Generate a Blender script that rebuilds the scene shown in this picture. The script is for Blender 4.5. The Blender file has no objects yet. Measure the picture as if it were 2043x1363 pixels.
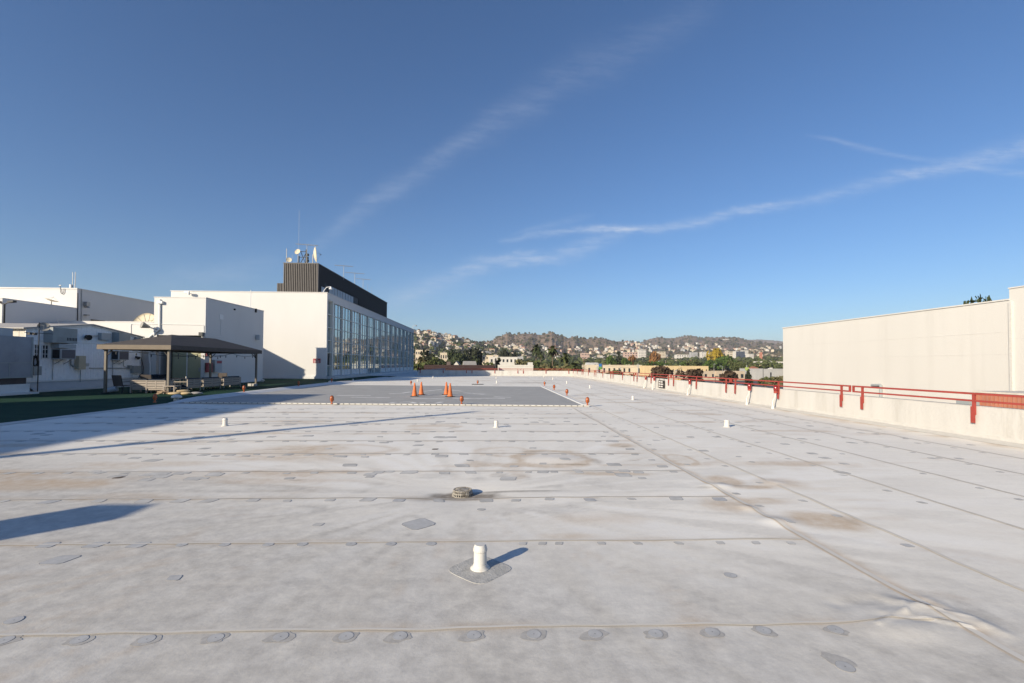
import bpy, bmesh, math, random
import numpy as np
from mathutils import Vector, noise as mn
rad = math.radians
random.seed(7); rng = np.random.default_rng(7)
sc = bpy.context.scene
# ------------------------------------------------------------------ camera
CAMH, FPX, CX, CY, SH = 1.75, 920.0, 1021.5, 681.5, 26.4338
PITCH, YAW, ROLL = rad(1.2), rad(2.085), rad(.35)
f_ = np.array([math.sin(YAW)*math.cos(PITCH), math.cos(YAW)*math.cos(PITCH), math.sin(PITCH)])
r0 = np.cross(f_, [0, 0, 1]); r0 /= np.linalg.norm(r0); u0 = np.cross(r0, f_)
rt_ = r0*math.cos(ROLL)+u0*math.sin(ROLL); up_ = -r0*math.sin(ROLL)+u0*math.cos(ROLL)
cd = bpy.data.cameras.new('camera'); cam = bpy.data.objects.new('camera', cd)
sc.collection.objects.link(cam); sc.camera = cam
from mathutils import Matrix
m = Matrix((( rt_[0], up_[0], -f_[0], 0), (rt_[1], up_[1], -f_[1], 0), (rt_[2], up_[2], -f_[2], CAMH), (0, 0, 0, 1)))
cam.matrix_world = m
cd.sensor_width = 36; cd.lens = FPX/2043*36; cd.shift_y = SH/2043; cd.clip_end = 30000; cd.clip_start = .05
def ray(px, py): return rt_*(px-CX)/FPX-up_*(py-CY-SH)/FPX+f_
O_ = np.array([0, 0, CAMH])
def G(px, py, z=0):
    d = ray(px, py); return O_+d*((z-CAMH)/d[2])
def PX(px, py, X):
    d = ray(px, py); return O_+d*(X/d[0])
def PY(px, py, Y):
    d = ray(px, py); return O_+d*(Y/d[1])
# ------------------------------------------------------------------ sun, sky, exposure
SUN_EL, SUN_AZ = rad(20.0), rad(225.0)       # the sun stands behind the camera to the left
sl = bpy.data.lights.new('sun', 'SUN'); sl.energy = 5.0; sl.angle = rad(.5); sl.color = (1, .875, .67)
so = bpy.data.objects.new('sun', sl); sc.collection.objects.link(so)
sd = Vector((math.sin(SUN_AZ)*math.cos(SUN_EL), math.cos(SUN_AZ)*math.cos(SUN_EL), math.sin(SUN_EL)))
so.rotation_euler = sd.to_track_quat('Z', 'Y').to_euler(); so.location = sd*50
sc.view_settings.view_transform = 'Standard'; sc.view_settings.look = 'None'
sc.view_settings.exposure = 0.38; sc.view_settings.gamma = 1
sc.render.engine = 'CYCLES'
w = bpy.data.worlds.new('World'); sc.world = w; w.use_nodes = True
wn = w.node_tree; N = wn.nodes; L = wn.links
bg = N['Background']; bg.inputs[1].default_value = .101
sky = N.new('ShaderNodeTexSky'); sky.sky_type = 'NISHITA'; sky.sun_disc = False
sky.sun_elevation = SUN_EL; sky.sun_rotation = SUN_AZ; sky.altitude = 100
sky.air_density = 1.0; sky.dust_density = .7; sky.ozone_density = 5.2
tc = N.new('ShaderNodeTexCoord'); sep = N.new('ShaderNodeSeparateXYZ'); L.new(tc.outputs['Generated'], sep.inputs[0])
def mth(op, a, b=None, c=None, clamp=False):
    n = N.new('ShaderNodeMath'); n.operation = op; n.use_clamp = clamp
    for i, v in enumerate((a, b, c)):
        if v is None: continue
        if isinstance(v, (int, float)): n.inputs[i].default_value = v
        else: L.new(v, n.inputs[i])
    return n.outputs[0]
ym = mth('MAXIMUM', sep.outputs[1], .02)
U = mth('DIVIDE', sep.outputs[0], ym); V = mth('DIVIDE', sep.outputs[2], ym)
cmb = N.new('ShaderNodeCombineXYZ'); L.new(U, cmb.inputs[0]); L.new(V, cmb.inputs[1])
def wnoise(vec, scale, detail, rough=.6, sx=1, sy=1, rot=0):
    mp = N.new('ShaderNodeMapping'); L.new(vec, mp.inputs[0]); mp.inputs['Scale'].default_value = (sx, sy, 1)
    mp.inputs['Rotation'].default_value = (0, 0, rot)
    t = N.new('ShaderNodeTexNoise'); t.inputs['Scale'].default_value = scale
    t.inputs['Detail'].default_value = detail; t.inputs['Roughness'].default_value = rough
    L.new(mp.outputs[0], t.inputs['Vector']); return t.outputs[0]
warp = wnoise(cmb.outputs[0], 5, 6, .6); warp2 = wnoise(cmb.outputs[0], 26, 5, .65)
warps = mth('ADD', mth('SUBTRACT', warp, .5), mth('MULTIPLY', mth('SUBTRACT', warp2, .5), .35))
def fcurve(x, pts):
    n = N.new('ShaderNodeFloatCurve'); c = n.mapping.curves[0]
    n.mapping.use_clip = False
    while len(c.points) < len(pts): c.points.new(.5, .5)
    for p, q in zip(c.points, pts): p.location = q; p.handle_type = 'AUTO'
    n.mapping.update(); L.new(x, n.inputs['Value']); return n.outputs[0]
def streak(pts, amp, wamp, rot=-.4, fsx=2., fsy=16.):
    uv = []
    for px, py, hw, it in pts:
        d = ray(px, py); uv.append((d[0]/d[1], d[2]/d[1], hw/FPX, it))
    ua, ub = uv[0][0], uv[-1][0]
    vs = [q[1] for q in uv]; va, vb = min(vs)-.02, max(vs)+.02
    un = mth('DIVIDE', mth('SUBTRACT', U, ua), ub-ua)
    fv = fcurve(un, [((q[0]-ua)/(ub-ua), (q[1]-va)/(vb-va)) for q in uv])
    fv = mth('MULTIPLY_ADD', fv, vb-va, va)
    fw = fcurve(un, [((q[0]-ua)/(ub-ua), q[2]*10) for q in uv]); fw = mth('MULTIPLY', fw, .1)
    fi = fcurve(un, [((q[0]-ua)/(ub-ua), q[3]) for q in uv])
    dv = mth('ADD', mth('SUBTRACT', V, fv), mth('MULTIPLY', warps, wamp))
    g = mth('EXPONENT', mth('MULTIPLY', mth('POWER', mth('ABSOLUTE', mth('DIVIDE', dv, fw)), 2), -1))
    fb = wnoise(cmb.outputs[0], 6, 8, .68, fsx, fsy, rot)
    fb = mth('MULTIPLY', mth('SUBTRACT', fb, .28, clamp=True), 2.2, clamp=True)
    inside = mth('MULTIPLY', mth('GREATER_THAN', un, 0), mth('LESS_THAN', un, 1))
    return mth('MULTIPLY', mth('MULTIPLY', mth('MULTIPLY', g, fb), mth('MULTIPLY', fi, inside)), amp)
streaks = [
 streak([(600,520,10,.0),(660,465,18,.5),(750,398,24,.75),(850,338,24,.7),(950,268,30,.6),(1050,205,38,.5),(1180,130,42,.4),(1350,50,40,.3),(1450,5,36,0)], .27, .07, .62, 1.6, 7.),
 streak([(740,620,14,.0),(800,597,18,.35),(880,562,18,.5),(960,532,16,.75),(1040,515,12,.9),(1120,510,13,.6),(1190,488,18,.5),(1260,462,10,.0)], .6, .06, .22, 2.4, 13.),
 streak([(990,482,5,.0),(1060,470,7,.4),(1130,463,7,.5),(1190,461,6,.85),(1240,460,6,1.),(1300,454,8,.75),(1400,438,10,.6),(1500,421,8,.85),(1560,410,9,.5),(1650,390,12,.35),(1760,362,13,.4),(1840,345,12,.65),(1900,330,16,.6),(1980,310,18,.6),(2060,290,22,.6)], .72, .045, .2, 2.4, 15.),
 streak([(1600,268,3,.0),(1660,280,5,.5),(1730,298,6,.6),(1800,312,5,.6),(1880,322,5,.0)], .38, .012, -.15, 2., 14.),
 streak([(1900,330,4,.0),(1960,337,6,.6),(2060,348,7,.7)], .38, .012, -.1, 2., 14.),
 streak([(1010,470,3,.0),(1080,452,5,.4),(1150,438,7,.3),(1190,432,4,.0)], .4, .02, .15, 2., 12.),
 streak([(300,560,12,.0),(380,550,20,.5),(480,545,24,.5),(570,520,20,.0)], .25, .06, .1, 2., 10.),
 streak([(740,585,20,.0),(800,575,30,.5),(900,580,30,.4),(980,590,20,.0)], .22, .06, .2, 2., 10.),
]
tot = streaks[0]
for s in streaks[1:]: tot = mth('ADD', tot, s)
tot = mth('MINIMUM', tot, .8)
mix = N.new('ShaderNodeMix'); mix.data_type = 'RGBA'
hsv = N.new('ShaderNodeHueSaturation'); hsv.inputs['Saturation'].default_value = 1.06; hsv.inputs['Hue'].default_value = .503
L.new(sky.outputs[0], hsv.inputs['Color'])
L.new(tot, mix.inputs[0]); L.new(hsv.outputs[0], mix.inputs[6]); mix.inputs[7].default_value = (5.2, 5.7, 6.6, 1)
L.new(mix.outputs[2], bg.inputs[0])

# ------------------------------------------------------------------ materials
def mat(name, col, rough=.7, var=.12, scale=1.5, bump=0, bscale=40, metal=0, spec=.3, streaky=None, dirt=None, detail=5):
    mt = bpy.data.materials.new(name); mt.use_nodes = True; nt = mt.node_tree
    b = nt.nodes['Principled BSDF']; b.inputs['Roughness'].default_value = rough
    b.inputs['Metallic'].default_value = metal; b.inputs['Specular IOR Level'].default_value = spec
    tcn = nt.nodes.new('ShaderNodeTexCoord')
    mp = nt.nodes.new('ShaderNodeMapping'); nt.links.new(tcn.outputs['Object'], mp.inputs[0])
    if streaky: mp.inputs['Scale'].default_value = streaky
    n = nt.nodes.new('ShaderNodeTexNoise'); n.inputs['Scale'].default_value = scale; n.inputs['Detail'].default_value = detail
    n.inputs['Roughness'].default_value = .62
    nt.links.new(mp.outputs[0], n.inputs['Vector'])
    r = nt.nodes.new('ShaderNodeValToRGB'); nt.links.new(n.outputs[0], r.inputs[0])
    c = np.array(col[:3])
    r.color_ramp.elements[0].position = .28; r.color_ramp.elements[1].position = .72
    r.color_ramp.elements[0].color = (*np.clip(c*(1-var), 0, 1), 1); r.color_ramp.elements[1].color = (*np.clip(c*(1+var), 0, 1), 1)
    out = r.outputs[0]
    if dirt:
        n2 = nt.nodes.new('ShaderNodeTexNoise'); n2.inputs['Scale'].default_value = dirt[1]; n2.inputs['Detail'].default_value = 8
        n2.inputs['Roughness'].default_value = .7; nt.links.new(mp.outputs[0], n2.inputs['Vector'])
        r2 = nt.nodes.new('ShaderNodeValToRGB'); r2.color_ramp.elements[0].position = dirt[2]; r2.color_ramp.elements[1].position = dirt[3]
        nt.links.new(n2.outputs[0], r2.inputs[0])
        mx = nt.nodes.new('ShaderNodeMix'); mx.data_type = 'RGBA'; nt.links.new(r2.outputs[0], mx.inputs[0])
        nt.links.new(out, mx.inputs[6]); mx.inputs[7].default_value = (*dirt[0], 1); out = mx.outputs[2]
    nt.links.new(out, b.inputs['Base Color'])
    if bump:
        n3 = nt.nodes.new('ShaderNodeTexNoise'); n3.inputs['Scale'].default_value = bscale; n3.inputs['Detail'].default_value = 4
        nt.links.new(tcn.outputs['Object'], n3.inputs['Vector'])
        bp = nt.nodes.new('ShaderNodeBump'); bp.inputs['Strength'].default_value = bump; bp.inputs['Distance'].default_value = .02
        nt.links.new(n3.outputs[0], bp.inputs['Height']); nt.links.new(bp.outputs[0], b.inputs['Normal'])
    return mt
def glass(name, col, rough=.03, spec=.8, metal=0.):
    mt = mat(name, col, rough, .25, .6, 0, spec=spec, metal=metal); return mt
M = {}
M['stucco'] = mat('white_stucco', (.64, .63, .62), .8, .03, .5, .25, 30, dirt=((.58, .57, .555), .35, .60, .85), streaky=(1, 1, .4))
M['stucco_cap'] = mat('wall_cap', (.62, .6, .58), .6, .08, 2)
M['warm_stucco'] = mat('cream_stucco', (.625, .605, .575), .8, .03, .35, .4, 18, dirt=((.55, .53, .50), .8, .52, .85), streaky=(1, 1, .09), detail=8)
M['white_metal'] = mat('white_paint', (.74, .745, .74), .45, .05, 3)
M['siding'] = mat('painted_siding', (.88, .90, .93), .6, .06, 4, dirt=((.45, .45, .45), 2.5, .62, .85))
M['siding_warm'] = mat('weathered_siding', (.62, .57, .5), .6, .1, 5)
M['shed_roof'] = mat('shed_roofing', (.42, .4, .38), .8, .12, 2)
M['duct'] = mat('duct_metal', (.33, .36, .37), .5, .1, 2, dirt=((.24, .25, .25), 1.5, .5, .8))
M['duct_light'] = mat('duct_pale', (.42, .45, .47), .5, .08, 2)
M['tank'] = mat('tank_metal', (.30, .32, .36), .55, .12, 1.2, dirt=((.17, .18, .2), .8, .5, .8))
M['dark'] = mat('dark_metal', (.03, .03, .033), .5, .2, 3)
M['louver'] = mat('louver_grey', (.13, .13, .15), .6, .15, 30, streaky=(.1, .1, 8))
M['brown_band'] = mat('wood_curb', (.10, .085, .085), .8, .2, 4)
M['penthouse'] = mat('bronze_cladding', (.125, .115, .110), .5, .12, 2)
M['pent_shaded'] = mat('bronze_shaded', (.035, .031, .032), .6, .1, 2)  # same cladding, darkened as shade for the rib gaps and side wall
M['steel'] = mat('galvanised', (.34, .34, .34), .45, .15, 6, metal=.3)
M['beige'] = mat('beige_enamel', (.50, .45, .34), .5, .08, 4)
M['dish'] = mat('dish_fibreglass', (.66, .58, .43), .6, .08, 2)
M['dish_mesh'] = mat('dish_grey', (.3, .29, .27), .6, .15, 6)
M['canopy'] = mat('canopy_fabric', (.085, .075, .07), .85, .12, 3, .2, 60)
M['valance'] = mat('valance_fabric', (.21, .175, .14), .85, .08, 3)
M['bronze_post'] = mat('bronze_post', (.17, .15, .125), .5, .1, 4)
M['sofa'] = mat('sofa_slats', (.33, .285, .245), .6, .12, 6)
M['cushion'] = mat('navy_cushion', (.025, .035, .055), .9, .15, 6)
M['sling'] = mat('sling_fabric', (.10, .085, .08), .8, .15, 20)
M['turf'] = None
M['concrete'] = mat('parapet_concrete', (.53, .515, .49), .85, .10, 1.1, .35, 14, streaky=(1, 1, .14), dirt=((.36, .34, .30), 1.6, .53, .80), detail=8)
M['conc_cap'] = mat('parapet_cap', (.5, .485, .46), .85, .12, 1.5)
M['red'] = mat('red_rail_paint', (.33, .056, .044), .55, .2, 2.5, .15, 40, dirt=((.22, .07, .05), 5.0, .52, .72), detail=8)
M['red2'] = mat('corrugated_red', (.46, .20, .135), .6, .12, 2)
M['cone'] = mat('cone_orange', (.60, .155, .045), .55, .18, 5, dirt=((.36, .12, .06), 6, .52, .75))
M['cone_base'] = mat('cone_base', (.03, .028, .026), .8, .2, 8)
M['lamp_or'] = mat('orange_glass', (.42, .10, .022), .25, .2, 12, spec=.6)
M['lamp_red'] = mat('red_glass', (.22, .012, .012), .2, .2, 12, spec=.7)
M['pipe'] = mat('white_pvc', (.62, .60, .565), .45, .04, 9, dirt=((.46, .42, .35), 12, .50, .8))
M['patch'] = mat('grey_patch', (.40, .395, .38), .85, .16, 14, .3, 60, dirt=((.52, .51, .49), 9, .5, .7))
M['plate'] = mat('plate_patch', (.45, .45, .45), .7, .14, 12)
M['plate_far'] = mat('plate_patch_far', (.50, .49, .47), .8, .25, 3)
M['plate_dark'] = mat('dark_patch', (.10, .075, .06), .9, .3, 10)
M['plate_edge'] = mat('plate_rim', (.24, .24, .25), .8, .2, 12)
M['drain'] = mat('cast_iron_bleached', (.36, .335, .30), .8, .25, 30, dirt=((.12, .10, .075), 22, .46, .64))
M['seam'] = mat('seam_dirt', (.44, .40, .35), .9, .3, 3, detail=8)
M['seam_pale'] = mat('seam_weld', (.60, .575, .535), .8, .06, 3)
M['curb'] = mat('curb_membrane', (.62, .62, .62), .7, .08, 2, .2, 30, dirt=((.45, .45, .46), 1, .5, .8))
M['edging'] = mat('white_edging', (.52, .505, .475), .6, .08, 6)
M['frame'] = mat('window_frame', (.62, .63, .60), .5, .06, 3)
M['spandrel'] = mat('white_spandrel', (.66, .67, .68), .5, .05, 3)
M['bulb'] = mat('clear_bulb', (.10, .10, .10), .2, .1, 3)
M['olive'] = mat('olive_door', (.36, .35, .22), .5, .05, 1.5, dirt=((.28, .27, .19), 1.4, .5, .8))
M['dark_frame'] = mat('door_frame', (.07, .075, .065), .6, .1, 4)
M['bag'] = mat('sandbag', (.48, .37, .22), .9, .2, 10)
M['bag_grey'] = mat('sandbag_grey', (.36, .34, .32), .9, .15, 10)
M['wood'] = mat('split_wood', (.30, .22, .15), .9, .3, 12)
M['sign_red'] = mat('sign_red', (.34, .075, .085), .6, .1, 3)
M['sign_white'] = mat('sign_white', (.72, .69, .66), .6, .05, 3)
M['rack_black'] = mat('board_black', (.035, .03, .028), .7, .2, 6)
M['cable'] = mat('cable', (.03, .03, .03), .7, .1, 3)
M['panel_grey'] = mat('panel_grey', (.42, .46, .5), .5, .05, 3)
M['asphalt'] = mat('asphalt', (.09, .09, .095), .9, .15, .2, dirt=((.14, .135, .13), .08, .45, .7))
M['win_dark'] = mat('dark_window', (.03, .035, .045), .15, .3, .2, spec=.6)
M['win_blue'] = mat('blue_window', (.06, .07, .1), .1, .2, .2, spec=.6)
for k, c in dict(bw=(.62, .59, .54), bc=(.58, .50, .38), bt=(.46, .38, .29), by=(.60, .47, .27), bp=(.5, .36, .3), bg=(.40, .40, .40), bb=(.2, .12, .09)).items():
    M[k] = mat('city_'+k, c, .85, .10, .15, dirt=(tuple(np.array(c)*.6), .12, .55, .85))
for k, c in dict(rt=(.30, .13, .08), rg=(.28, .27, .26), rw=(.55, .53, .5), rb=(.13, .10, .09)).items():
    M[k] = mat('roof_'+k, c, .85, .15, .3)
M['bbd'] = mat('dark_maroon', (.05, .03, .03), .8, .15, .3)
M['trunk'] = mat('bark', (.13, .10, .07), .9, .25, 2)
def leafmat(name, col, v=.45):
    mt = mat(name, col, .75, v, .25, spec=.15, detail=3)
    return mt
M['l_dark'] = leafmat('leaf_dark', (.048, .062, .028)); M['l_mid'] = leafmat('leaf_mid', (.085, .10, .036))
M['l_green'] = leafmat('leaf_green', (.065, .105, .022)); M['l_olive'] = leafmat('leaf_olive', (.16, .145, .07))
M['l_yellow'] = leafmat('leaf_yellow', (.32, .23, .03)); M['l_orange'] = leafmat('leaf_orange', (.26, .13, .05))
M['l_con'] = leafmat('leaf_conifer', (.04, .046, .028)); M['l_red'] = leafmat('leaf_bronze', (.075, .05, .032))

# glass of the long facade: dark, mirror-like
mt = bpy.data.materials.new('facade_glass'); mt.use_nodes = True; nt = mt.node_tree; b = nt.nodes['Principled BSDF']
b.inputs['Base Color'].default_value = (.46, .53, .55, 1); b.inputs['Metallic'].default_value = .85; b.inputs['Roughness'].default_value = .03
tn = nt.nodes.new('ShaderNodeTexNoise'); tn.inputs['Scale'].default_value = .5; tcx = nt.nodes.new('ShaderNodeTexCoord')
nt.links.new(tcx.outputs['Object'], tn.inputs['Vector'])
bp = nt.nodes.new('ShaderNodeBump'); bp.inputs['Strength'].default_value = .12; bp.inputs['Distance'].default_value = .03
nt.links.new(tn.outputs[0], bp.inputs['Height']); nt.links.new(bp.outputs[0], b.inputs['Normal'])
M['glass'] = mt
# turf
def turfmat():
    mt = bpy.data.materials.new('green_turf'); mt.use_nodes = True; nt = mt.node_tree; b = nt.nodes['Principled BSDF']
    b.inputs['Roughness'].default_value = .9; b.inputs['Specular IOR Level'].default_value = .1
    t = nt.nodes.new('ShaderNodeTexCoord'); mp = nt.nodes.new('ShaderNodeMapping'); mp.inputs['Scale'].default_value = (.35, 1.6, 1)
    nt.links.new(t.outputs['Object'], mp.inputs[0])
    n = nt.nodes.new('ShaderNodeTexNoise'); n.inputs['Scale'].default_value = 1.2; n.inputs['Detail'].default_value = 9; n.inputs['Roughness'].default_value = .75
    nt.links.new(mp.outputs[0], n.inputs['Vector'])
    r = nt.nodes.new('ShaderNodeValToRGB'); nt.links.new(n.outputs[0], r.inputs[0])
    r.color_ramp.elements[0].position = .3; r.color_ramp.elements[0].color = (.008, .034, .026, 1)
    r.color_ramp.elements[1].position = .72; r.color_ramp.elements[1].color = (.034, .082, .048, 1)
    nt.links.new(r.outputs[0], b.inputs['Base Color'])
    n2 = nt.nodes.new('ShaderNodeTexNoise'); n2.inputs['Scale'].default_value = 60; nt.links.new(t.outputs['Object'], n2.inputs['Vector'])
    bp = nt.nodes.new('ShaderNodeBump'); bp.inputs['Strength'].default_value = .6; bp.inputs['Distance'].default_value = .02
    nt.links.new(n2.outputs[0], bp.inputs['Height']); nt.links.new(bp.outputs[0], b.inputs['Normal'])
    return mt
M['turf'] = turfmat()

# ------------------------------------------------------------------ mesh builder
class MB:
    def __init__(s): s.v = []; s.f = []; s.mi = []; s.cur = 0
    def m(s, i): s.cur = i; return s
    def add(s, vs, fs):
        o = len(s.v); s.v += [tuple(map(float, p)) for p in vs]
        for q in fs: s.f.append(tuple(o+i for i in q)); s.mi.append(s.cur)
        return s
    def box(s, x0, x1, y0, y1, z0, z1):
        return s.add([(x0,y0,z0),(x1,y0,z0),(x1,y1,z0),(x0,y1,z0),(x0,y0,z1),(x1,y0,z1),(x1,y1,z1),(x0,y1,z1)],
                     [(0,3,2,1),(4,5,6,7),(0,1,5,4),(1,2,6,5),(2,3,7,6),(3,0,4,7)])
    def obox(s, c, ax, ay, az):
        c, ax, ay, az = map(np.array, (c, ax, ay, az)); P = []
        for k in (-1, 1):
            for i, j in ((-1,-1),(1,-1),(1,1),(-1,1)): P.append(c+ax*i/2+ay*j/2+az*k/2)
        return s.add(P, [(0,3,2,1),(4,5,6,7),(0,1,5,4),(1,2,6,5),(2,3,7,6),(3,0,4,7)])
    def bar(s, p0, p1, wd, th=None, upv=(0, 0, 1)):
        th = th or wd; p0, p1 = np.array(p0, float), np.array(p1, float); d = p1-p0
        a = np.cross(d, upv)
        if np.linalg.norm(a) < 1e-6: a = np.cross(d, (1, 0, 0))
        a = a/np.linalg.norm(a); bb = np.cross(a, d); bb /= np.linalg.norm(bb)
        return s.obox((p0+p1)/2, a*wd, d, bb*th)
    def cyl(s, p0, p1, r0, r1=None, n=12, caps=True):
        r1 = r0 if r1 is None else r1; p0, p1 = np.array(p0, float), np.array(p1, float); d = p1-p0
        a = np.cross(d, (0, 0, 1));
        if np.linalg.norm(a) < 1e-6: a = np.array([1., 0, 0])
        a /= np.linalg.norm(a); bb = np.cross(d, a); bb /= np.linalg.norm(bb)
        P = []
        for p, r in ((p0, r0), (p1, r1)):
            for i in range(n):
                t = 2*math.pi*i/n; P.append(p+(a*math.cos(t)+bb*math.sin(t))*r)
        F = [(i, (i+1) % n, n+(i+1) % n, n+i) for i in range(n)]
        if caps: F += [tuple(range(n-1, -1, -1)), tuple(range(n, 2*n))]
        return s.add(P, F)
    def tube(s, pts, r, n=6):
        for a, b in zip(pts[:-1], pts[1:]): s.cyl(a, b, r, r, n)
        return s
    def lathe(s, prof, n=20, o=(0, 0, 0)):
        P = []; o = np.array(o, float)
        for r, z in prof:
            for i in range(n):
                t = 2*math.pi*i/n; P.append(o+np.array([r*math.cos(t), r*math.sin(t), z]))
        F = []
        for k in range(len(prof)-1):
            for i in range(n): F.append((k*n+i, k*n+(i+1) % n, (k+1)*n+(i+1) % n, (k+1)*n+i))
        F.append(tuple(range(n-1, -1, -1))); F.append(tuple(range((len(prof)-1)*n, len(prof)*n)))
        return s.add(P, F)
    def prism(s, poly, z0, z1):
        n = len(poly)
        return s.add([(*p, z0) for p in poly]+[(*p, z1) for p in poly],
                     [tuple(range(n-1, -1, -1)), tuple(range(n, 2*n))]+[(i, (i+1) % n, n+(i+1) % n, n+i) for i in range(n)])
    def build(s, name, mats, parent=None, smooth=False, bevel=0):
        me = bpy.data.meshes.new(name)
        off = np.array(parent_world(parent)) if parent is not None else np.zeros(3)
        me.from_pydata([tuple(np.array(v)-off) for v in s.v], [], s.f)
        if not isinstance(mats, (list, tuple)): mats = [mats]
        for q in mats: me.materials.append(M[q] if isinstance(q, str) else q)
        if len(mats) > 1: me.polygons.foreach_set('material_index', s.mi)
        if smooth: me.polygons.foreach_set('use_smooth', [True]*len(me.polygons))
        me.update()
        o = bpy.data.objects.new(name, me); sc.collection.objects.link(o)
        if parent is not None: o.parent = parent
        if bevel:
            bv = o.modifiers.new('bevel', 'BEVEL'); bv.width = bevel; bv.segments = 2; bv.limit_method = 'ANGLE'
        return o
def parent_world(p):
    v = np.zeros(3)
    while p is not None: v += np.array(p.location); p = p.parent
    return v
def tag(o, label=None, cat=None, group=None, kind=None):
    if label: o['label'] = label
    if cat: o['category'] = cat
    if group: o['group'] = group
    if kind: o['kind'] = kind
    return o
def empty(name, loc, label, cat, group=None):
    o = bpy.data.objects.new(name, None); o.empty_display_size = .2; sc.collection.objects.link(o)
    o.location = tuple(map(float, loc)); return tag(o, label, cat, group)
def copy_tree(o, parent=None):
    c = o.copy(); sc.collection.objects.link(c); c.parent = parent
    for ch in list(o.children): copy_tree(ch, c)
    return c
def at(root, loc, rz=0, label=None, group=None, s=None):
    root.location = tuple(map(float, loc)); root.rotation_euler[2] = rz
    if label: root['label'] = label
    if group: root['group'] = group
    if s: root.scale = (s, s, s) if isinstance(s, (int, float)) else s
    return root

# ================================================================== THE ROOF DECK
XR, YF, XT = 11.65, 69.0, -13.75       # right parapet, far parapet, turf edge
def sstep(a, b, x): t = np.clip((x-a)/(b-a), 0, 1); return t*t*(3-2*t)
def seg_d(x, y, a, b):
    a, b = np.array(a[:2]), np.array(b[:2]); d = b-a; t = np.clip(((x-a[0])*d[0]+(y-a[1])*d[1])/(d@d), 0, 1)
    return np.hypot(x-a[0]-t*d[0], y-a[1]-t*d[1])
def roofz(x, y):
    x = np.asarray(x, float); y = np.asarray(y, float)
    g = lambda cx, cy, sx, sy, h: h*np.exp(-((x-cx)/sx)**2-((y-cy)/sy)**2)
    z = g(2.74, 3.02, .26, .12, .018)+g(3.02, 3.16, .13, .09, .010)
    z = z+.014*np.exp(-(seg_d(x, y, (2.98, 3.42), (3.30, 3.05))/.075)**2)*sstep(3.6, 3.3, y)
    z = z+.009*np.exp(-(seg_d(x, y, (2.80, 3.22), (3.12, 3.30))/.05)**2)
    z = z+.008*np.exp(-(seg_d(x, y, (3.26, 3.40), (3.36, 2.95))/.05)**2)
    z = z-.009*np.exp(-(seg_d(x, y, (2.55, 3.35), (2.88, 3.42))/.07)**2)
    z = z+.011*np.exp(-(seg_d(x, y, (2.62, 3.08), (2.95, 3.24))/.022)**2)+.010*np.exp(-(seg_d(x, y, (2.93, 3.20), (3.05, 3.36))/.018)**2)+.009*np.exp(-(seg_d(x, y, (3.02, 3.12), (3.22, 3.02))/.02)**2)+.009*np.exp(-(seg_d(x, y, (3.10, 3.30), (3.34, 3.12))/.02)**2)-.007*np.exp(-(seg_d(x, y, (2.90, 3.12), (3.0, 3.10))/.025)**2)
    z = z+g(3.26, 6.62, .2, .12, .03)+g(3.2, 5.1, .16, .14, .028)+g(3.12, 5.6, .1, .1, .02)+g(4.2, 6.8, .15, .15, .02)
    z = z+g(1.15, 8.5, .55, .35, .035)                       # the blister behind the drain
    r = np.hypot(x+.43, y-6.29); z = z-.03*np.exp(-(r/.5)**2)
    for k in range(6):                                        # slack in the sheet
        z = z+.0018*np.sin(x*(1.1+.37*k)+y*(.9-.41*k)+k*1.7)*np.cos(y*(.7+.23*k)-x*.3*k+k)
    return z
def lines(a, b, step, fine=()):
    L0 = list(np.arange(a, b, step))+[b]
    for fa, fb, fs in fine: L0 = [q for q in L0 if not (fa < q < fb)]+list(np.arange(fa, fb, fs))
    return np.array(sorted(set(np.round(L0, 4))))
xs = lines(XT, XR, .07, [(2.3, 3.7, .02)])
ysl = [1.3]
while ysl[-1] < YF: ysl.append(ysl[-1]+max(.03, ysl[-1]*.0085))
ysl[-1] = YF
ys = np.array(sorted([q for q in ysl if not 2.7 < q < 3.7]+list(np.arange(2.7, 3.7, .02))))
ys = np.concatenate([np.array([-30., -10, -3, 0]), ys])
XX, YY = np.meshgrid(xs, ys); ZZ = roofz(XX, YY)
def fbm2(x, y, s, seed=0, oct=5):
    """value noise on numpy arrays"""
    out = 0; amp = 1; tot = 0
    for o in range(oct):
        xi = x*s; yi = y*s; x0 = np.floor(xi).astype(int); y0 = np.floor(yi).astype(int); fx = xi-x0; fy = yi-y0
        fx = fx*fx*(3-2*fx); fy = fy*fy*(3-2*fy)
        def h(a, b):
            n = (a*374761393+b*668265263+(seed+o)*974711) & 0x7fffffff
            n = ((n ^ (n >> 13))*1274126177) & 0x7fffffff
            return ((n ^ (n >> 16)) & 0xffff)/65535.
        v = (h(x0, y0)*(1-fx)+h(x0+1, y0)*fx)*(1-fy)+(h(x0, y0+1)*(1-fx)+h(x0+1, y0+1)*fx)*fy
        out = out+v*amp; tot += amp; amp *= .55; s = s*2.03
    return out/tot
n1 = fbm2(XX, YY, .7, 1); n2 = fbm2(XX, YY, 2.3, 2); n3 = fbm2(XX*.35+YY*.3, YY*2.2, .9, 3); n4 = fbm2(XX, YY, .18, 4)
brown = .6*sstep(.50, .74, n3)*sstep(.42, .62, n1)*sstep(5, 8, YY)
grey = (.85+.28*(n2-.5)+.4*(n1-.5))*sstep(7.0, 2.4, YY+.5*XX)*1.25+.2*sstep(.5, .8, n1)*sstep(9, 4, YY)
pale = .9*sstep(.5, .72, n1)*sstep(.45, .7, n3)
def ell(cx, cy, rx, ry, wob=.35, s=2.5):
    return np.hypot((XX-cx)/rx, (YY-cy)/ry)+wob*(fbm2(XX, YY, s, 11)-.5)*2
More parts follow.
